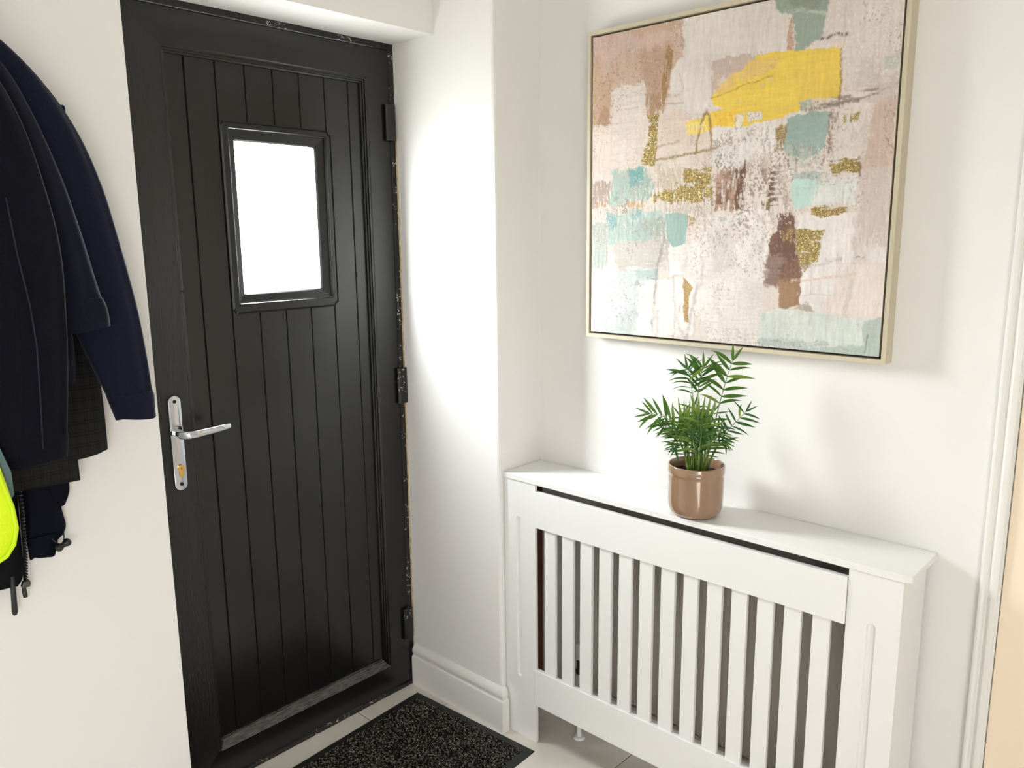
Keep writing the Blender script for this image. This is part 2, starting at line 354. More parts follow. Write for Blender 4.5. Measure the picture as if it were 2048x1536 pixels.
mb.add([(p[0], y, p[1]) for ring, y in cs for p in ring], [(i*n+k, i*n+(k+1) % n, (i+1)*n+(k+1) % n, (i+1)*n+k) for i in range(len(cs)-1) for k in range(n)])
cass = mb.build('glazing_cassette', 'cassette', door, .12)
MB().box(GXa-.002, GXb+.002, .040, .044, GZa-.002, GZb+.002).build('pane', 'glass', cass)['label'] = 'bright daylight glass pane'
MB().cyl((.119, .006, 1.384), (.119, -.001, 1.384), .0028, 12).build('screw_cap', 'dark', door, .6)
# hinges
for z0, z1, x0 in ((1.798, 1.903, .781), (.988, 1.102, .791), (.174, .284, .780)):
    MB().prism([(x0, -.002), (x0-.004+.002, -.010), (x0+.004, -.0135), (x0+.030, -.0145), (x0+.036, -.010), (x0+.036, -.002)], 'z', z0, z1, .0015).build('hinge', 'chip', door)
# handle
hd = MB()
def capsule(cx, z0, z1, r, ya, yb, n=12):
    pts = [(cx+r*math.cos(t), z1-r+r*math.sin(t)) for t in [math.pi*i/n for i in range(n+1)]] + [(cx-r*math.cos(t), z0+r-r*math.sin(t)) for t in [math.pi*i/n for i in range(n+1)]]
    return MB().prism(pts, 'y', ya, yb, .0022)
handle = capsule(.068, .878, 1.126, .0165, -.011, 0).build('handle', 'chrome', door, .5)
handle['label'] = 'chrome lever handle on long rounded backplate'
lv = MB().cyl((.066, -.010, 1.031), (.066, -.018, 1.031), .0145).cyl((.066, -.016, 1.031), (.066, -.046, 1.031), .0105)
lv.build('spindle_boss', 'chrome', handle, .6)
# lever: rounded bar, slightly rising, flattened at its end
def lever():
    mb = MB(); rows = 14; n = 14; vs = []
    path = [((.066, -.040, 1.0305), .0105, .0105), ((.070, -.052, 1.0305), .0100, .0105), ((.080, -.060, 1.0305), .0080, .0105), ((.100, -.062, 1.0305), .0070, .0100), ((.130, -.061, 1.0315), .0058, .0088), ((.160, -.0595, 1.033), .0050, .0080), ((.184, -.058, 1.0345), .0046, .0072), ((.188, -.058, 1.0348), .0030, .0060)]
    m = len(path)
    for i, (p, a, b) in enumerate(path):
        p0 = Vector(path[max(i-1, 0)][0]); p1 = Vector(path[min(i+1, m-1)][0]); t = (p1-p0).normalized(); s = Vector((0, 0, 1)).cross(t).normalized(); u = t.cross(s)
        for k in range(n):
            th = 2*math.pi*k/n; c, d = math.cos(th), math.sin(th)
            c = math.copysign(abs(c)**.6, c); d = math.copysign(abs(d)**.6, d)
            vs.append(Vector(p)+s*a*c+u*b*d)
    fs = [(i*n+k, i*n+(k+1) % n, (i+1)*n+(k+1) % n, (i+1)*n+k) for i in range(m-1) for k in range(n)]+[tuple(range(n)), tuple(range((m-1)*n, m*n))]
    return mb.add(vs, fs)
lever().build('lever', 'chrome', handle, .7)
for z in (1.111, .895):
    MB().cyl((.068, -.0105, z), (.068, -.0125, z), .0045).build('screw', 'dark', handle, .6)
lk = MB().cyl((.0693, -.010, .937), (.0693, -.0155, .937), .0088)
lk.prism([(.0645, .917), (.0665, .9145), (.0725, .9145), (.0745, .917), (.0745, .934), (.0645, .934)], 'y', -.0145, -.010)
cyl = lk.build('lock_cylinder', 'brass', handle, .6); cyl['label'] = 'brass lock cylinder'
MB().box(.0688, .0700, -.0160, -.0150, .9335, .9405).build('keyway', 'dark', cyl)
# fixed outer frame and threshold
ofr = thing('trim_2', 'chipped black outer frame of the front door', None, (.42, .02, 0), None, 'structure')
MB().box(LX1+.0015, XP, .003, .08, 0, ZS, .0015).build('frame_post', 'chip', ofr)
MB().box(XJ, LX0-.0015, .003, .08, 0, ZS, .0015).build('frame_post', 'chip', ofr)
MB().box(LX0-.001, LX1+.001, .003, .08, LZ1+.0015, ZS, .0015).build('frame_head', 'chip', ofr)
MB().box(XJ, XP, -.004, .08, 0, .0125, .002).build('threshold', 'chip', ofr)
MB().box(XP-.0022, XP, -.003, .003, .146, 1.84).build('filler_edge', 'filler', ofr)

# ------------------------------------------------------------------ radiator cover
cov = thing('radiator_cover', 'white slatted radiator cover with shelf top beneath the painting', 'radiator cover', (.93, -.97, 0))
ZT0, ZT1 = .8146, .8303; XF = .8412
top = MB().prism([(XF+.0005, YP-.001), (XF+.0005, -1.524), (XF+.0065, -1.5400), (XF+.010, -1.5419), (XW-.0008, -1.5419), (XW-.0008, YP-.001)], 'z', ZT0, ZT1, .0012)
top.build('shelf_top', 'cover', cov)
def post(y0, y1, gy, name='post'):
    """board with a milled rounded slot in its face"""
    xa, xb = XF+.003, XF+.013; yn, yx = min(y0, y1), max(y0, y1); gw = .0095; z0, z1 = 0, ZT0; s0, s1 = .196, .706
    n = 12; ring = [(gy+gw*math.cos(math.pi*i/n), s1-gw+gw*math.sin(math.pi*i/n)) for i in range(n+1)] + [(gy-gw*math.cos(math.pi*i/n), s0+gw-gw*math.sin(math.pi*i/n)) for i in range(n+1)]
    out = [(yx, z1) if i == 0 else (gy, z1) if i == n//2 else None for i in range(n+1)]
    bm = bmesh.new(); R = [bm.verts.new((xa, a, b)) for a, b in ring]; m = len(ring)
    Rm = [bm.verts.new((xa+.0050, gy+(a-gy)*.8, b-(.002 if b > .45 else -.002))) for a, b in ring]
    R2 = [bm.verts.new((xa+.0065, gy+(a-gy)*.3, b-(.005 if b > .45 else -.005))) for a, b in ring]
    c = [bm.verts.new((xa, a, b)) for a, b in ((yx, z1), (yn, z1), (yn, z0), (yx, z0))]
    d = [bm.verts.new((xb, a, b)) for a, b in ((yx, z1), (yn, z1), (yn, z0), (yx, z0))]
    h = n//2
    # top right quarter, top left, bottom left, bottom right fans
    for i in range(0, h): bm.faces.new((R[i], R[i+1], c[0]))
    bm.faces.new((R[h], c[1], c[0]))
    for i in range(h, n): bm.faces.new((R[i], R[i+1], c[1]))
    bm.faces.new((R[n], R[n+1], c[2], c[1]))
    for i in range(n+1, n+1+h): bm.faces.new((R[i], R[i+1], c[2]))
    bm.faces.new((R[n+1+h], c[3], c[2]))
    for i in range(n+1+h, 2*n+1): bm.faces.new((R[i], R[i+1], c[3]))
    bm.faces.new((R[2*n+1], R[0], c[0], c[3]))
    for A, B in ((R, Rm), (Rm, R2)):
        for i in range(m): bm.faces.new((A[i], A[(i+1) % m], B[(i+1) % m], B[i]))
    bm.faces.new(R2)
    for i in range(4): bm.faces.new((c[i], c[(i+1) % 4], d[(i+1) % 4], d[i]))
    bm.faces.new(d)
    MB().bm(bm).build(name, 'cover', cov)
post(-.4165, -.5366, -.4725); post(-1.4175, -1.5268, -1.470)
MB().box(XF+.013, XW-.016, -1.5268, -1.5100, 0, ZT0, .0008, 1).build('side_panel', 'cover', cov)
MB().box(XF+.013, XW-.020, -.4330, -.4165, .15, ZT0, .0008, 1).build('side_panel', 'cover', cov)
MB().box(XF+.0135, XW-.022, -.4370, -.4335, .01, ZT0-.002).build('inner_board', 'brown', cov)
MB().box(XF+.030, XW-.004, -1.508, -.438, ZT0-.006, ZT0-.0005).build('shelf_underside', 'brown', cov)
RX0, RX1 = XF, XF+.016
MB().box(RX0, RX1, -1.4160, -.5323, .6869, .7943, .0012).build('rail', 'cover', cov)
MB().box(RX0, RX1, -1.4160, -.5323, .1256, .2402, .0012).build('rail', 'cover', cov)
sl = None
edges = [-.5691, -.6102, -.6334, -.6737, -.6983, -.7392, -.7608, -.8029, -.8277, -.8682, -.8933, -.9334, -.9562, -.9959, -1.0227, -1.0607, -1.0863, -1.125, -1.1516, -1.1892, -1.2171, -1.2554, -1.2803, -1.3186, -1.3452, -1.3827]
for k in range(13):
    yc = -.5897-.06463*k
    if sl is None:
        sl = MB().box(RX0+.0045, RX1-.001, yc-.0199, yc+.0199, .2385, .6885, .001).build('slat', 'cover', cov); y00 = yc
    else:
        o = bpy.data.objects.new('slat', sl.data); link(o, cov); o.location = (0, yc-y00, 0)

# ------------------------------------------------------------------ radiator behind the slats
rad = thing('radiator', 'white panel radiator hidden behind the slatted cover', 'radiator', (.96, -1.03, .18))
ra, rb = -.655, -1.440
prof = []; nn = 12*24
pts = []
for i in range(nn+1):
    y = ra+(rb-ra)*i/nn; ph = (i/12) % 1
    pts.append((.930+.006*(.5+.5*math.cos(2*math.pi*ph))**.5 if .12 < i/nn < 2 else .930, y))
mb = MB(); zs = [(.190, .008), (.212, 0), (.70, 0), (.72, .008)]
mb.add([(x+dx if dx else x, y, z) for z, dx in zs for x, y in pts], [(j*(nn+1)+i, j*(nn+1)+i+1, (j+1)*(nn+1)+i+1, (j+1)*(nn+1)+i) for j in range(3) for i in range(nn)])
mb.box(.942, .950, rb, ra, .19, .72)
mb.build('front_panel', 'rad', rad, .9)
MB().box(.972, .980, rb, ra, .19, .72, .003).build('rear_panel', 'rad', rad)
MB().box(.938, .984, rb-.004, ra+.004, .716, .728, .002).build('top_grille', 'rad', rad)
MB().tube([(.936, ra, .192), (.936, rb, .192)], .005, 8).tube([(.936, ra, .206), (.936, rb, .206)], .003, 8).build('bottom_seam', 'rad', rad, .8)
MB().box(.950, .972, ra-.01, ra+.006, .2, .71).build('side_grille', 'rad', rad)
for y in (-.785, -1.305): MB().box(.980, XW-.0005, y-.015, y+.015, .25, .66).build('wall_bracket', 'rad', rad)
va = MB().lathe([(.0, .345), (.011, .343), (.0145, .335), (.0150, .300), (.0125, .293), (.0, .292)], (.952, -.617, -.03), 24).build('valve_cap', 'cover', rad, .6)
MB().cyl((.952, -.617, .263), (.952, -.617, .225), .009).cyl((.952, -.617, .232), (.952, -.652, .232), .008).tube([(.952, -.617, .228), (.952, -.617, .215)], .012, 6).build('valve_body', 'zipmetal', rad, .6)
MB().cyl((.952, -.617, .218), (.952, -.617, 0), .0075).build('pipe', 'cover', rad, .6)
MB().lathe([(.0075, .007), (.016, .006), (.019, 0)], (.952, -.617, 0), 20).build('pipe_collar', 'cover', rad, .6)
# ------------------------------------------------------------------ doormat
def doormat():
    ang = math.radians(3.0); c = Vector((.783, -.060)); ex = Vector((-math.cos(ang), -math.sin(ang))); ey = Vector((math.sin(ang), -math.cos(ang)))
    LW, LD, BR = .80, .502, .026
    root = thing('doormat', 'black and grey fleck doormat with rubber border by the front door', 'doormat', (c.x+ex.x*LW/2+ey.x*LD/2, c.y+ex.y*LW/2+ey.y*LD/2, 0))
    P = lambda a, b, z: (c.x+ex.x*a+ey.x*b, c.y+ex.y*a+ey.y*b, z)
    mb = MB(); rings = [(0, .0005), (.0015, .0024), (BR, .0036), (BR+.002, .0030)]
    vs = []
    for d, z in rings: vs += [P(d, d, z), P(LW-d, d, z), P(LW-d, LD-d, z), P(d, LD-d, z)]
    fs = [(i*4+k, i*4+(k+1) % 4, (i+1)*4+(k+1) % 4, (i+1)*4+k) for i in range(3) for k in range(4)]+[(12, 13, 14, 15), (3, 2, 1, 0)]
    mb.add(vs, fs).build('rubber_backing', 'rubber', root)
    # pile: short twisted loops
    rng = np.random.default_rng(3); n = 46000
    a = rng.uniform(BR, LW-BR, n); b = rng.uniform(BR, LD-BR, n); th = rng.uniform(0, math.pi, n); ln = rng.uniform(.0016, .0034, n); w = rng.uniform(.0006, .0010, n); h = rng.uniform(.0045, .0072, n)
    dx, dy = np.cos(th)*ln, np.sin(th)*ln; nx, ny = -np.sin(th)*w, np.cos(th)*w; z0 = np.full(n, .003)
    def W(a, b, z): return np.stack([c.x+ex.x*a+ey.x*b, c.y+ex.y*a+ey.y*b, z], 1)
    V = np.stack([W(a-dx-nx, b-dy-ny, z0), W(a+dx-nx, b+dy-ny, z0), W(a+dx+nx, b+dy+ny, z0), W(a-dx+nx, b-dy+ny, z0), W(a-dx*.7, b-dy*.7, h), W(a+dx*.7, b+dy*.7, h*rng.uniform(.8, 1, n))], 1).reshape(-1, 3)
    base = np.arange(n)[:, None]*6
    quads = np.concatenate([base+np.array([0, 1, 5, 4]), base+np.array([2, 3, 4, 5])]); tris = np.concatenate([base+np.array([1, 2, 5]), base+np.array([3, 0, 4])])
    me = bpy.data.meshes.new('pile'); V -= np.array(ORG[root.name]); me.from_pydata(V.tolist(), [], quads.tolist()+tris.tolist())
    pal = np.array([srgb(18, 17, 16), srgb(28, 26, 25), srgb(44, 40, 37), srgb(150, 140, 126), srgb(110, 104, 98), srgb(60, 44, 36)])
    pick = rng.choice(6, n, p=[.30, .22, .15, .15, .14, .04]); colr = np.repeat(pal[pick], 6, axis=0)
    at = me.color_attributes.new('tuft', 'FLOAT_COLOR', 'POINT'); at.data.foreach_set('color', colr.astype(np.float32).ravel())
    m = material('fleck_pile', (.05, .05, .05, 1), .9, spec=.1); N = m.node_tree.nodes; v = N.new('ShaderNodeVertexColor'); v.layer_name = 'tuft'; m.node_tree.links.new(v.outputs[0], N['Principled BSDF'].inputs['Base Color'])
    me.materials.append(m); o = bpy.data.objects.new('pile', me); link(o, root); o['kind'] = 'stuff'
doormat()

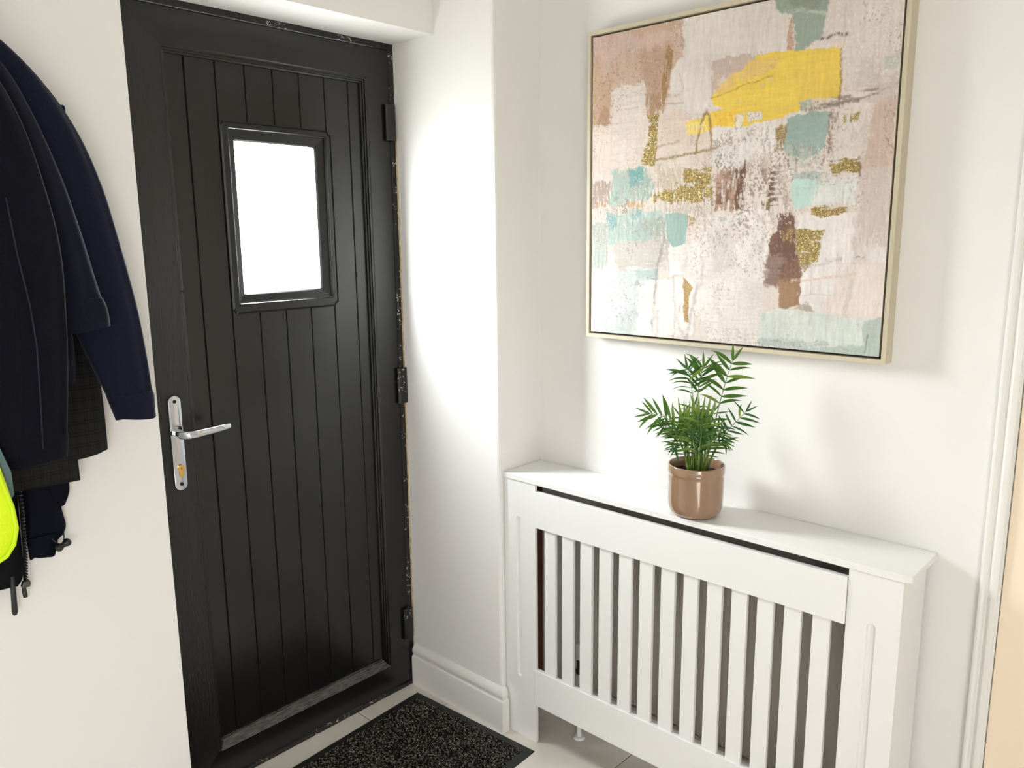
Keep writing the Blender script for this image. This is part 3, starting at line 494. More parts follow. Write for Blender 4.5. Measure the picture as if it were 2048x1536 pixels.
# ------------------------------------------------------------------ painting
STROKES = json.loads('''[["p",[[-0.013,0.281],[0.468,0.299],[0.475,0.471],[-0.011,0.452]],[224,206,192],0.018795180722891568,0.037590361445783135,0.9,0,0],["p",[[-0.01,-0.009],[0.348,-0.014],[0.357,0.115],[0.311,0.173],[0.287,0.273],[0.214,0.273],[0.212,0.175],[0.077,0.173],[0.079,0.29],[-0.013,0.289]],[201,172,152],0.006265060240963855,0.006265060240963855,1,0.15,0],["p",[[-0.01,0.061],[0.096,0.084],[0.084,0.275],[-0.007,0.282]],[198,165,138],0.008771084337349399,0.01253012048192771,0.8,0.1,0],["p",[[0.182,0.081],[0.307,0.057],[0.295,0.237],[0.213,0.227]],[183,150,124],0.01253012048192771,0.018795180722891568,0.75,0.2,0],["p",[[0.005,0.001],[0.235,0.009],[0.308,0.064],[0.144,0.061],[0.037,0.137]],[206,178,168],0.01253012048192771,0.02506024096385542,0.7,0.2,0],["p",[[0.123,-0.002],[0.34,-0.005],[0.341,0.02],[0.18,0.03]],[188,155,130],0.006265060240963855,0.008771084337349399,0.7,0.3,0],["p",[[0.043,0.224],[0.084,0.252],[0.079,0.29],[0.018,0.284]],[178,140,108],0.0050120481927710845,0.010024096385542169,0.8,0.2,0],["p",[[0.349,-0.007],[0.602,-0.007],[0.684,0.046],[0.704,0.153],[0.587,0.142],[0.445,0.135],[0.454,0.269],[0.358,0.287],[0.312,0.224],[0.302,0.172],[0.327,0.117],[0.357,0.111]],[221,211,203],0.0050120481927710845,0.0050120481927710845,1,0.05,0],["p",[[0.796,0.029],[0.995,0.033],[1.002,0.209],[0.958,0.227],[0.949,0.268],[0.851,0.275],[0.843,0.155],[0.776,0.138]],[214,203,195],0.0050120481927710845,0.006265060240963855,1,0.12,0],["p",[[0.078,0.177],[0.136,0.165],[0.193,0.173],[0.223,0.274],[0.223,0.441],[0.082,0.449],[0.075,0.321]],[222,208,197],0.0050120481927710845,0.003759036144578313,0.95,0.35,0],["p",[[-0.013,0.289],[0.079,0.29],[0.082,0.449],[-0.011,0.46]],[226,208,196],0.007518072289156626,0.018795180722891568,0.9,0.1,0],["p",[[0.445,0.135],[0.616,0.136],[0.589,0.189],[0.496,0.197],[0.45,0.254]],[196,172,158],0.006265060240963855,0.0050120481927710845,0.9,0.2,0],["p",[[0.269,0.271],[0.451,0.29],[0.471,0.385],[0.272,0.376]],[222,200,184],0.01127710843373494,0.01253012048192771,0.9,0.3,0],["p",[[0.461,0.341],[0.671,0.333],[0.669,0.434],[0.586,0.443],[0.564,0.476],[0.458,0.456],[0.463,0.391]],[224,215,209],0.0050120481927710845,0.0050120481927710845,1,0.1,0],["p",[[0.532,0.298],[0.625,0.301],[0.626,0.329],[0.534,0.34]],[222,212,205],0.003759036144578313,0.0031325301204819275,1,0.3,0],["p",[[0.244,0.382],[0.405,0.408],[0.474,0.45],[0.458,0.47],[0.247,0.474]],[220,204,190],0.006265060240963855,0.006265060240963855,0.9,0.35,0],["p",[[0.837,0.317],[0.947,0.332],[0.942,0.397],[0.918,0.458],[0.825,0.452],[0.826,0.361]],[214,203,195],0.006265060240963855,0.0050120481927710845,1,0.3,0],["p",[[0.937,0.316],[1.003,0.299],[1.001,0.489],[0.908,0.496],[0.933,0.396]],[202,178,163],0.007518072289156626,0.010024096385542169,1,0.15,0],["p",[[0.854,0.269],[1.002,0.245],[1.007,0.318],[0.94,0.316]],[196,182,172],0.008771084337349399,0.01253012048192771,0.7,0.3,0],["p",[[0.907,0.483],[1.001,0.476],[1.011,0.705],[0.907,0.685],[0.907,0.587]],[205,189,180],0.008771084337349399,0.018795180722891568,1,0.35,0],["p",[[0.944,0.698],[1.007,0.698],[1.007,0.743],[0.944,0.745]],[222,216,214],0.006265060240963855,0.01253012048192771,0.8,0,0],["p",[[0.48,0.603],[0.669,0.586],[0.666,0.678],[0.649,0.793],[0.651,0.992],[0.478,0.998],[0.348,0.794],[0.38,0.677]],[228,217,212],0.008771084337349399,0.01253012048192771,1,0.22,0],["p",[[0.456,0.647],[0.547,0.634],[0.553,0.773],[0.47,0.791]],[208,197,190],0.008771084337349399,0.018795180722891568,0.8,0.3,0],["p",[[0.545,0.59],[0.653,0.572],[0.657,0.8],[0.571,0.81]],[226,216,212],0.006265060240963855,0.006265060240963855,0.9,0.3,0],["p",[[0.188,0.81],[0.41,0.8],[0.417,0.987],[0.192,0.997]],[233,222,216],0.0050120481927710845,0.006265060240963855,1,0.03,0],["p",[[0.743,0.595],[0.909,0.613],[0.912,0.758],[0.831,0.885],[0.759,0.875]],[226,217,213],0.006265060240963855,0.007518072289156626,1,0.08,0],["p",[[0.904,0.745],[1.007,0.737],[1.009,0.901],[0.831,0.885]],[226,211,202],0.006265060240963855,0.018795180722891568,1,0.03,0],["p",[[0.586,0.802],[0.649,0.786],[0.651,0.999],[0.496,0.997],[0.494,0.95]],[216,205,200],0.006265060240963855,0.01253012048192771,0.8,0.45,0],["p",[[-0.006,0.477],[0.082,0.473],[0.078,0.562],[-0.005,0.567]],[170,150,134],0.006265060240963855,0.006265060240963855,0.95,0.3,0],["p",[[0.081,0.441],[0.241,0.439],[0.253,0.52],[0.211,0.558],[0.073,0.561]],[163,186,176],0.006265060240963855,0.0050120481927710845,0.95,0.25,0],["p",[[0.146,0.441],[0.209,0.444],[0.205,0.499],[0.157,0.493]],[101,166,166],0.006265060240963855,0.008771084337349399,0.85,0.1,0],["p",[[-0.005,0.567],[0.277,0.56],[0.479,0.566],[0.48,0.596],[-0.004,0.601]],[206,194,180],0.007518072289156626,0.007518072289156626,0.9,0.4,0],["p",[[0.053,0.59],[0.291,0.583],[0.298,0.661],[0.214,0.685],[0.075,0.693]],[172,191,184],0.007518072289156626,0.008771084337349399,1,0.1,0],["p",[[0.061,0.586],[0.104,0.587],[0.105,0.644],[0.069,0.66]],[112,165,170],0.006265060240963855,0.01127710843373494,0.7,0.2,0],["p",[[0.158,0.576],[0.211,0.574],[0.203,0.605],[0.169,0.6]],[120,160,162],0.006265060240963855,0.008771084337349399,0.7,0.2,0],["p",[[-0.004,0.617],[0.074,0.61],[0.071,0.768],[-0.003,0.786]],[180,184,176],0.006265060240963855,0.01253012048192771,1,0.1,0],["p",[[0.085,0.685],[0.325,0.661],[0.301,0.763],[0.107,0.784]],[194,186,177],0.007518072289156626,0.015036144578313253,1,0.3,0],["p",[[0.212,0.613],[0.301,0.607],[0.317,0.685],[0.242,0.677]],[168,170,158],0.008771084337349399,0.015036144578313253,0.8,0.3,0],["p",[[0.045,0.768],[0.187,0.774],[0.282,0.764],[0.265,0.804],[0.198,0.831],[0.196,0.979],[0.121,1.028],[0.043,1.025]],[199,205,201],0.007518072289156626,0.006265060240963855,1,0.1,0],["p",[[0.177,0.782],[0.278,0.768],[0.269,0.808],[0.197,0.806]],[176,192,188],0.0050120481927710845,0.007518072289156626,0.9,0.1,0],["p",[[-0.008,0.774],[0.043,0.773],[0.053,1.024],[-0.011,1.021]],[230,210,201],0.003759036144578313,0.006265060240963855,1,0,0],["p",[[0.109,0.918],[0.2,0.905],[0.196,0.988],[0.121,1.01]],[188,192,190],0.008771084337349399,0.01253012048192771,0.7,0.2,0],["p",[[0.317,0.685],[0.406,0.685],[0.451,0.723],[0.436,0.784],[0.311,0.795]],[232,224,220],0.006265060240963855,0.007518072289156626,1,0.1,0],["p",[[0.642,0.0],[0.681,-0.011],[0.804,0.007],[0.803,0.043],[0.797,0.098],[0.782,0.123],[0.753,0.147],[0.718,0.158],[0.702,0.056],[0.659,0.039]],[152,164,150],0.0050120481927710845,0.0050120481927710845,1,0.08,0],["p",[[0.652,-0.017],[0.778,0.001],[0.78,0.045],[0.712,0.036]],[136,148,126],0.006265060240963855,0.008771084337349399,0.8,0.2,0],["l",[[0.677,0.042],[0.74,0.047],[0.802,0.068]],[196,200,186],0.006265060240963855,0.7,0],["p",[[0.686,0.079],[0.702,0.056],[0.716,0.158],[0.687,0.156]],[190,152,124],0.003759036144578313,0.0031325301204819275,0.9,0.35,0],["p",[[0.963,0.203],[0.998,0.2],[0.995,0.238],[0.962,0.24]],[182,188,178],0.0050120481927710845,0.007518072289156626,0.8,0.2,0],["p",[[0.453,0.241],[0.497,0.207],[0.587,0.155],[0.602,0.141],[0.657,0.142],[0.842,0.163],[0.847,0.294],[0.771,0.283],[0.733,0.286],[0.738,0.317],[0.641,0.333],[0.534,0.344],[0.469,0.331],[0.453,0.344],[0.377,0.349],[0.368,0.31],[0.455,0.29],[0.5,0.281],[0.463,0.27]],[233,199,70],0.0031325301204819275,0.0018795180722891566,1,0.04,0],["p",[[0.528,0.194],[0.572,0.156],[0.669,0.157],[0.649,0.197],[0.559,0.212]],[226,190,122],0.007518072289156626,0.015036144578313253,0.65,0.1,0],["p",[[0.465,0.221],[0.527,0.187],[0.536,0.216],[0.474,0.243]],[222,184,118],0.006265060240963855,0.010024096385542169,0.7,0.1,0],["p",[[0.368,0.31],[0.435,0.303],[0.445,0.346],[0.369,0.347]],[240,214,120],0.0050120481927710845,0.007518072289156626,0.8,0.2,0],["p",[[0.468,0.299],[0.532,0.288],[0.565,0.329],[0.477,0.332]],[236,190,50],0.0050120481927710845,0.0050120481927710845,0.9,0.1,0],["p",[[0.532,0.305],[0.568,0.306],[0.565,0.343],[0.534,0.344]],[226,214,204],0.0031325301204819275,0.0025060240963855423,0.9,0.3,0],["p",[[0.579,0.303],[0.621,0.302],[0.624,0.328],[0.58,0.33]],[222,212,205],0.0031325301204819275,0.0025060240963855423,1,0.1,0],["p",[[0.707,0.205],[0.84,0.164],[0.845,0.293],[0.726,0.299]],[226,190,78],0.01253012048192771,0.037590361445783135,0.6,0,0],["l",[[0.454,0.248],[0.514,0.237],[0.575,0.221],[0.65,0.21]],[150,118,58],0.0031325301204819275,0.55,0],["p",[[0.703,0.333],[0.769,0.319],[0.831,0.327],[0.821,0.383],[0.804,0.437],[0.763,0.451],[0.705,0.437],[0.687,0.402],[0.692,0.355]],[152,173,164],0.0031325301204819275,0.0018795180722891566,1,0.03,0],["p",[[0.696,0.403],[0.802,0.411],[0.806,0.47],[0.707,0.471]],[178,182,172],0.007518072289156626,0.008771084337349399,0.7,0.4,0],["p",[[0.733,0.286],[0.767,0.284],[0.773,0.314],[0.738,0.317]],[160,172,160],0.003759036144578313,0.003759036144578313,0.9,0.2,0],["p",[[0.762,0.313],[0.795,0.294],[0.855,0.285],[0.949,0.268],[0.95,0.29],[0.863,0.314],[0.797,0.316]],[142,124,114],0.006265060240963855,0.0050120481927710845,0.85,0.5,0],["l",[[0.769,0.314],[0.837,0.311],[0.895,0.305]],[110,88,78],0.00563855421686747,0.7,0],["p",[[0.824,0.329],[0.851,0.325],[0.835,0.388],[0.827,0.472],[0.806,0.47],[0.816,0.412]],[142,114,96],0.0050120481927710845,0.0050120481927710845,0.85,0.45,0],["p",[[0.715,0.482],[0.813,0.477],[0.816,0.524],[0.728,0.52]],[168,186,176],0.007518072289156626,0.007518072289156626,0.9,0.35,0],["p",[[0.721,0.519],[0.731,0.503],[0.766,0.505],[0.809,0.517],[0.801,0.563],[0.778,0.583],[0.739,0.59],[0.724,0.56]],[186,212,203],0.0025060240963855423,0.0018795180722891566,1,0.02,0],["p",[[0.798,0.51],[0.909,0.512],[0.907,0.58],[0.785,0.584]],[214,215,209],0.006265060240963855,0.010024096385542169,1,0.15,0],["p",[[0.221,0.268],[0.266,0.273],[0.264,0.36],[0.255,0.436],[0.203,0.429],[0.209,0.387],[0.233,0.35]],[158,136,84],0.003759036144578313,0.0025060240963855423,1,0.12,1],["p",[[0.214,0.209],[0.281,0.209],[0.283,0.272],[0.221,0.272]],[168,132,96],0.0050120481927710845,0.006265060240963855,0.9,0.35,0],["p",[[0.295,0.073],[0.315,0.087],[0.288,0.251],[0.27,0.252],[0.277,0.168],[0.284,0.111]],[156,116,76],0.0031325301204819275,0.0031325301204819275,0.9,0.25,0.3],["p",[[0.364,0.457],[0.462,0.456],[0.464,0.507],[0.418,0.527],[0.4,0.504],[0.365,0.495]],[158,136,84],0.004385542168674699,0.0025060240963855423,1,0.15,1],["p",[[0.248,0.52],[0.365,0.506],[0.472,0.511],[0.474,0.551],[0.402,0.56],[0.34,0.562],[0.249,0.551]],[158,136,84],0.006265060240963855,0.0050120481927710845,0.95,0.3,1],["p",[[0.255,0.436],[0.363,0.45],[0.365,0.51],[0.257,0.52]],[192,176,150],0.007518072289156626,0.008771084337349399,0.8,0.5,0],["p",[[0.826,0.457],[0.912,0.459],[0.918,0.493],[0.838,0.495]],[158,136,84],0.0031325301204819275,0.0025060240963855423,1,0.25,0.8],["p",[[0.858,0.337],[0.907,0.337],[0.898,0.359],[0.863,0.36]],[158,136,84],0.003759036144578313,0.0050120481927710845,0.9,0.4,0.8],["p",[[0.665,0.359],[0.7,0.343],[0.696,0.389],[0.682,0.428],[0.666,0.414]],[150,118,66],0.003759036144578313,0.003759036144578313,0.9,0.3,0.5],["p",[[0.785,0.59],[0.839,0.57],[0.845,0.59],[0.886,0.59],[0.885,0.604],[0.815,0.616],[0.786,0.607]],[160,130,80],0.0025060240963855423,0.0018795180722891566,1,0.15,0.8],["p",[[0.148,0.554],[0.221,0.552],[0.219,0.567],[0.153,0.569]],[206,150,84],0.0031325301204819275,0.0025060240963855423,0.9,0.3,0.5],["p",[[0.021,0.552],[0.059,0.551],[0.057,0.563],[0.024,0.563]],[206,150,84],0.0031325301204819275,0.0025060240963855423,0.9,0.3,0.5],["p",[[0.382,0.601],[0.41,0.598],[0.404,0.628],[0.387,0.631]],[176,146,100],0.0031325301204819275,0.0031325301204819275,0.9,0.4,0.6],["p",[[0.47,0.467],[0.523,0.46],[0.578,0.438],[0.567,0.594],[0.475,0.592]],[176,142,122],0.0050120481927710845,0.003759036144578313,1,0.5,0],["p",[[0.54,0.468],[0.579,0.441],[0.567,0.584],[0.545,0.583]],[116,82,58],0.003759036144578313,0.0031325301204819275,1,0.25,0],["p",[[0.481,0.501],[0.497,0.501],[0.502,0.567],[0.483,0.566]],[124,90,66],0.0025060240963855423,0.0025060240963855423,0.9,0.3,0],["p",[[0.512,0.502],[0.531,0.496],[0.532,0.561],[0.516,0.564]],[128,94,70],0.0025060240963855423,0.0025060240963855423,0.9,0.35,0],["p",[[0.577,0.421],[0.66,0.42],[0.664,0.482],[0.58,0.484]],[186,168,154],0.007518072289156626,0.007518072289156626,0.7,0.7,0],["p",[[0.655,0.464],[0.691,0.463],[0.677,0.573],[0.646,0.589],[0.651,0.53]],[122,94,74],0.003759036144578313,0.003759036144578313,1,0.45,0],["p",[[0.625,0.466],[0.655,0.468],[0.654,0.523],[0.631,0.515]],[146,118,100],0.0050120481927710845,0.0050120481927710845,0.9,0.5,0],["p",[[0.63,0.561],[0.66,0.565],[0.658,0.593],[0.633,0.591]],[120,88,58],0.003759036144578313,0.0031325301204819275,0.9,0.3,0.3],["p",[[0.666,0.462],[0.714,0.465],[0.728,0.595],[0.692,0.594]],[196,182,172],0.006265060240963855,0.007518072289156626,0.8,0.5,0],["p",[[0.703,0.525],[0.728,0.581],[0.729,0.609],[0.696,0.608]],[176,150,140],0.0050120481927710845,0.0050120481927710845,0.8,0.4,0],["p",[[0.685,0.599],[0.732,0.599],[0.738,0.64],[0.757,0.661],[0.757,0.734],[0.767,0.768],[0.765,0.79],[0.696,0.813],[0.656,0.807],[0.662,0.678],[0.686,0.65]],[118,86,72],0.003759036144578313,0.0025060240963855423,1,0.15,0],["p",[[0.653,0.721],[0.714,0.727],[0.703,0.813],[0.654,0.815]],[150,124,114],0.006265060240963855,0.008771084337349399,0.7,0.2,0],["p",[[0.696,0.795],[0.766,0.769],[0.767,0.869],[0.704,0.883]],[160,126,96],0.0031325301204819275,0.0025060240963855423,1,0.08,0],["p",[[0.714,0.741],[0.762,0.734],[0.767,0.797],[0.71,0.791]],[134,100,82],0.006265060240963855,0.008771084337349399,0.9,0.1,0],["p",[[0.739,0.647],[0.825,0.648],[0.812,0.736],[0.774,0.768],[0.754,0.734]],[164,142,98],0.0031325301204819275,0.0025060240963855423,1,0.2,0.9],["p",[[0.702,0.646],[0.738,0.643],[0.741,0.685],[0.707,0.678]],[146,110,76],0.0050120481927710845,0.0050120481927710845,0.8,0.4,0.6],["p",[[0.744,0.883],[0.787,0.856],[0.813,0.884],[0.73,0.891]],[176,158,146],0.003759036144578313,0.003759036144578313,0.9,0.2,0],["p",[[0.375,0.797],[0.41,0.831],[0.397,0.863],[0.399,0.941],[0.38,0.942],[0.375,0.848]],[182,148,102],0.0025060240963855423,0.0018795180722891566,1,0.1,0.4],["p",[[0.298,0.594],[0.341,0.589],[0.382,0.597],[0.38,0.685],[0.367,0.691],[0.331,0.7],[0.31,0.677]],[154,180,173],0.0018795180722891566,0.0012530120481927711,1,0.01,0],["p",[[0.382,0.624],[0.413,0.632],[0.407,0.692],[0.38,0.692]],[222,205,198],0.0050120481927710845,0.006265060240963855,0.8,0.1,0],["p",[[0.497,0.607],[0.517,0.606],[0.515,0.619],[0.499,0.62]],[176,188,182],0.0025060240963855423,0.0025060240963855423,0.8,0.1,0],["p",[[0.643,0.903],[0.707,0.883],[0.831,0.885],[0.887,0.895],[1.007,0.891],[1.011,1.009],[0.64,1.0]],[206,212,204],0.004385542168674699,0.0031325301204819275,1,0.08,0],["p",[[0.954,0.901],[1.007,0.891],[1.011,1.009],[0.955,1.0]],[178,188,181],0.0050120481927710845,0.0050120481927710845,1,0.08,0],["p",[[0.639,0.981],[0.711,0.964],[0.779,0.974],[0.959,0.972],[0.958,1.007],[0.64,1.004]],[172,183,177],0.007518072289156626,0.007518072289156626,0.9,0.2,0],["p",[[0.7,0.892],[0.803,0.886],[0.807,0.957],[0.711,0.964]],[212,216,207],0.008771084337349399,0.01253012048192771,0.7,0.1,0],["l",[[0.785,0.129],[0.819,0.127],[0.859,0.127]],[112,86,74],0.00563855421686747,0.9,0],["l",[[0.245,0.421],[0.336,0.412],[0.405,0.406],[0.455,0.399],[0.504,0.39]],[152,116,74],0.00563855421686747,0.85,0.2],["l",[[0.263,0.377],[0.317,0.372],[0.343,0.367]],[164,130,96],0.0050120481927710845,0.7,0],["l",[[0.403,0.408],[0.413,0.351],[0.428,0.295],[0.438,0.286],[0.448,0.297],[0.456,0.333],[0.46,0.412]],[150,118,66],0.00563855421686747,0.85,0.2],["l",[[0.439,0.411],[0.448,0.47]],[190,160,130],0.004385542168674699,0.5,0],["l",[[0.46,0.412],[0.451,0.463]],[190,160,130],0.004385542168674699,0.5,0],["l",[[0.295,0.222],[0.347,0.225]],[186,156,126],0.0050120481927710845,0.7,0],["l",[[0.282,0.25],[0.357,0.247]],[176,142,112],0.003759036144578313,0.6,0],["l",[[0.341,0.162],[0.355,0.207],[0.354,0.229]],[180,150,120],0.0025060240963855423,0.5,0],["l",[[0.108,0.243],[0.185,0.247]],[176,158,146],0.0031325301204819275,0.5,0],["l",[[0.008,0.283],[0.079,0.286]],[150,118,90],0.0031325301204819275,0.6,0],["l",[[0.298,0.665],[0.29,0.708],[0.273,0.764],[0.265,0.877],[0.26,0.983]],[150,146,144],0.006891566265060241,0.8,0],["l",[[0.259,0.954],[0.279,0.908],[0.279,0.982]],[170,166,166],0.008771084337349399,0.5,0],["l",[[0.334,0.794],[0.34,0.857],[0.347,0.897],[0.343,0.993]],[184,178,177],0.00563855421686747,0.6,0],["l",[[0.212,0.814],[0.228,0.887],[0.249,0.959]],[206,198,194],0.003759036144578313,0.6,0],["l",[[0.368,0.88],[0.356,0.928],[0.364,0.967],[0.39,0.997]],[176,172,172],0.007518072289156626,0.65,0],["l",[[0.428,0.815],[0.413,0.885],[0.398,0.957],[0.39,0.997]],[178,172,172],0.006265060240963855,0.7,0],["l",[[0.443,0.738],[0.441,0.814],[0.412,0.862]],[194,186,184],0.00563855421686747,0.6,0],["l",[[0.306,0.669],[0.311,0.724],[0.318,0.779]],[170,160,155],0.003759036144578313,0.6,0],["l",[[0.38,0.7],[0.385,0.793]],[200,190,186],0.0025060240963855423,0.5,0],["l",[[0.442,0.602],[0.446,0.647]],[150,138,130],0.0031325301204819275,0.6,0],["l",[[0.088,0.877],[0.128,0.825],[0.138,0.791]],[176,178,180],0.003759036144578313,0.5,0],["l",[[0.056,0.836],[0.188,0.827]],[180,184,186],0.0025060240963855423,0.5,0],["l",[[0.74,0.796],[0.797,0.792],[0.866,0.78],[0.919,0.77]],[216,190,172],0.00563855421686747,0.75,0],["l",[[0.911,0.789],[0.907,0.833],[0.899,0.888]],[192,185,178],0.008144578313253012,0.6,0],["l",[[0.774,0.758],[0.823,0.745],[0.877,0.729]],[182,178,172],0.006891566265060241,0.6,0],["l",[[0.831,0.746],[0.83,0.781]],[196,192,186],0.003759036144578313,0.6,0],["l",[[0.795,0.754],[0.796,0.838]],[196,190,184],0.0031325301204819275,0.6,0],["l",[[0.87,0.732],[0.87,0.848]],[222,200,186],0.003759036144578313,0.5,0],["l",[[0.778,0.838],[0.856,0.834]],[170,160,152],0.0018795180722891566,0.5,0],["l",[[0.849,0.815],[0.85,0.835]],[150,140,134],0.0018795180722891566,0.5,0],["l",[[0.911,0.455],[0.916,0.503]],[128,100,78],0.0050120481927710845,0.8,0],["l",[[0.913,0.458],[0.981,0.46]],[182,166,154],0.0031325301204819275,0.5,0],["l",[[0.944,0.286],[1.004,0.272]],[166,148,138],0.004385542168674699,0.5,0],["l",[[0.948,0.213],[0.949,0.268]],[176,166,158],0.0025060240963855423,0.5,0],["l",[[0.901,0.067],[0.904,0.158]],[190,180,172],0.0025060240963855423,0.5,0],["l",[[0.849,0.052],[0.852,0.144]],[186,176,168],0.0031325301204819275,0.5,0],["l",[[0.844,0.164],[0.848,0.3]],[140,108,60],0.003759036144578313,0.7,0],["l",[[0.967,0.941],[0.961,0.993]],[110,110,106],0.0025060240963855423,0.7,0],["l",[[0.578,0.442],[0.588,0.492]],[120,92,72],0.004385542168674699,0.5,0],["l",[[0.549,0.685],[0.562,0.788],[0.558,0.9]],[196,188,186],0.0025060240963855423,0.5,0],["l",[[0.096,0.076],[0.102,0.138]],[176,144,116],0.0031325301204819275,0.6,0.3]]''')
def painting():
    Y0, Y1, Z0, Z1 = -.6164, -1.4174, 1.2341, 2.0340
    root = thing('painting', 'large square abstract painting in a pale wooden floating frame', 'painting', (XW, (Y0+Y1)/2, Z0))
    XFr = .9735; lip = .0095
    # mitred floating frame
    rings = [(0, XW), (0, XFr), (lip, XFr), (lip, XFr+.026), (lip+.02, XFr+.026), (lip+.02, XW)]
    nm = ['frame_side', 'frame_top', 'frame_side', 'frame_bottom']
    for k in range(4):
        vs = []
        for d, x in rings:
            cc = [(x, Y0-d, Z0+d), (x, Y0-d, Z1-d), (x, Y1+d, Z1-d), (x, Y1+d, Z0+d)]; vs += [cc[k], cc[(k+1) % 4]]
        MB().add(vs, [(2*i, 2*i+1, 2*i+3, 2*i+2) for i in range(len(rings)-1)]).build(nm[k], 'oak', root)
    MB().box(XFr+.024, XFr+.028, Y1+lip, Y0-lip, Z0+lip, Z1-lip).build('backing', 'gapdark', root)
    # painted canvas
    n = 540; rng = np.random.default_rng(11)
    def vn(fx, fy, seed):
        r = np.random.default_rng(seed); g = r.random((fy+3, fx+3))
        y = np.linspace(0, fy, n); x = np.linspace(0, fx, n); yi = y.astype(int); xi = x.astype(int); fy_ = y-yi; fx_ = x-xi
        sy = (fy_*fy_*(3-2*fy_))[:, None]; sx = (fx_*fx_*(3-2*fx_))[None]
        A = g[yi][:, xi]; B = g[yi][:, xi+1]; C = g[yi+1][:, xi]; D = g[yi+1][:, xi+1]
        return (A*(1-sx)+B*sx)*(1-sy)+(C*(1-sx)+D*sx)*sy
    U, Vv = np.meshgrid(np.linspace(0, 1, n), np.linspace(0, 1, n))
    wu = (vn(40, 40, 1)-.5)+.6*(vn(110, 110, 2)-.5)+.5*(vn(230, 230, 3)-.5); wv = (vn(40, 40, 4)-.5)+.6*(vn(110, 110, 5)-.5)+.5*(vn(230, 230, 6)-.5)
    streakv = .45*vn(160, 22, 7)+.35*vn(260, 60, 8)+.2*vn(270, 270, 9); streakh = .45*vn(22, 160, 10)+.35*vn(60, 260, 12)+.2*vn(270, 270, 13)
    clump = vn(14, 14, 14)
    fine = rng.random((n, n))
    lin = lambda c: np.array(srgb(*c)[:3])
    img = np.empty((n, n, 3)); img[:] = lin((219, 206, 197)); gold = np.zeros((n, n)); hgt = np.zeros((n, n)); flat = np.zeros((n, n))
    def poly_sd(pts, u, v):
        d = np.full(u.shape, 9.); ins = np.zeros(u.shape, bool); m = len(pts)
        for i in range(m):
            x0, y0 = pts[i]; x1, y1 = pts[(i+1) % m]; ex, ey = x1-x0, y1-y0; L2 = ex*ex+ey*ey+1e-12
            t = np.clip(((u-x0)*ex+(v-y0)*ey)/L2, 0, 1); d = np.minimum(d, np.hypot(u-x0-t*ex, v-y0-t*ey))
            c = (y0 > v) != (y1 > v); xx = x0+(v-y0)*ex/(ey if abs(ey) > 1e-9 else 1e-9); ins ^= c & (u < xx)
        return np.where(ins, d, -d)
    for i, s in enumerate(STROKES):
        pts = np.array(s[1]); pad = .05
        a0, b0 = pts.min(0)-pad; a1, b1 = pts.max(0)+pad
        j0, j1 = max(int(a0*n), 0), min(int(a1*n)+1, n); k0, k1 = max(int(b0*n), 0), min(int(b1*n)+1, n)
        if j1 <= j0 or k1 <= k0: continue
        S = (slice(k0, k1), slice(j0, j1)); u, v = U[S], Vv[S]; col = lin(s[2])
        st = (streakv if i % 3 else streakh)[S]
        if s[0] == 'p':
            warp, soft, op, speck, gd = s[3:]
            sd = poly_sd(s[1], u+wu[S]*warp*2.2, v+wv[S]*warp*2.2)
            m = np.clip(sd/max(soft, .002)+.5, 0, 1)*op
            dry = np.clip((st-.5)*7+(1-speck*1.15)*3-1.2*(1-np.clip(sd/.02, 0, 1))*(speck > .1), 0, 1)
            m = m*(dry if speck > 0 else 1)
            tint = 1+(.10*(clump[S]-.5)+.12*(st-.5))[..., None]
            hgt[S] = hgt[S]*(1-m)+m*(.35+.5*st); flat[S] = flat[S]*(1-m)+m*(speck <= .08)
        else:
            w, op, gd = s[3:]
            uu = u+wu[S]*.006; vv = v+wv[S]*.006; d = np.full(u.shape, 9.)
            for q in range(len(pts)-1):
                x0, y0 = pts[q]; x1, y1 = pts[q+1]; ex, ey = x1-x0, y1-y0; t = np.clip(((uu-x0)*ex+(vv-y0)*ey)/(ex*ex+ey*ey+1e-12), 0, 1)
                d = np.minimum(d, np.hypot(uu-x0-t*ex, vv-y0-t*ey))
            m = np.clip(1.4-d/(w*.85), 0, 1)*op*np.clip((st-.32)*6, .3, 1); tint = 1
        img[S] = img[S]*(1-m[..., None])+col*tint*m[..., None]
        gold[S] = gold[S]*(1-m*.9) + gd*m
    # brushed ridges and scattered scuffs over everything
    img *= (1+.16*(streakv-.5)+.10*(streakh-.5)+.08*(vn(9, 9, 31)-.5))[..., None]
    sc = np.clip((vn(200, 200, 21)*.5+.5*vn(265, 265, 22)-.66)*12, 0, 1)*np.clip((vn(12, 12, 23)-.45)*4, 0, 1)*.6*(1-gold)*(1-.85*flat)
    img = img*(1-sc[..., None])+lin((150, 126, 108))*sc[..., None]
    cen = np.exp(-((U-.52)/.20)**2-((Vv-.52)/.22)**2)+.7*np.exp(-((U-.12)/.14)**2-((Vv-.56)/.06)**2)+.6*np.exp(-((U-.78)/.12)**2-((Vv-.42)/.12)**2)
    light = np.clip((img.mean(2)-.16)*6, 0, 1)
    sp_ = light*np.clip((.45*vn(120, 50, 41)+.55*vn(265, 200, 42)-.60)*11, 0, 1)*np.clip(cen*1.5*(vn(16, 16, 43)+.1), 0, 1)*.75*(1-.9*flat)*(1-gold)
    img = img*(1-sp_[..., None])+lin((132, 108, 90))*sp_[..., None]
    gr = np.clip((.6*vn(70, 26, 44)+.4*vn(250, 120, 45)-.56)*8, 0, 1)*np.clip((vn(8, 8, 46)-.4)*3, 0, 1)*.35*(1-flat)*light
    img = img*(1-gr[..., None])+lin((192, 178, 170))*gr[..., None]
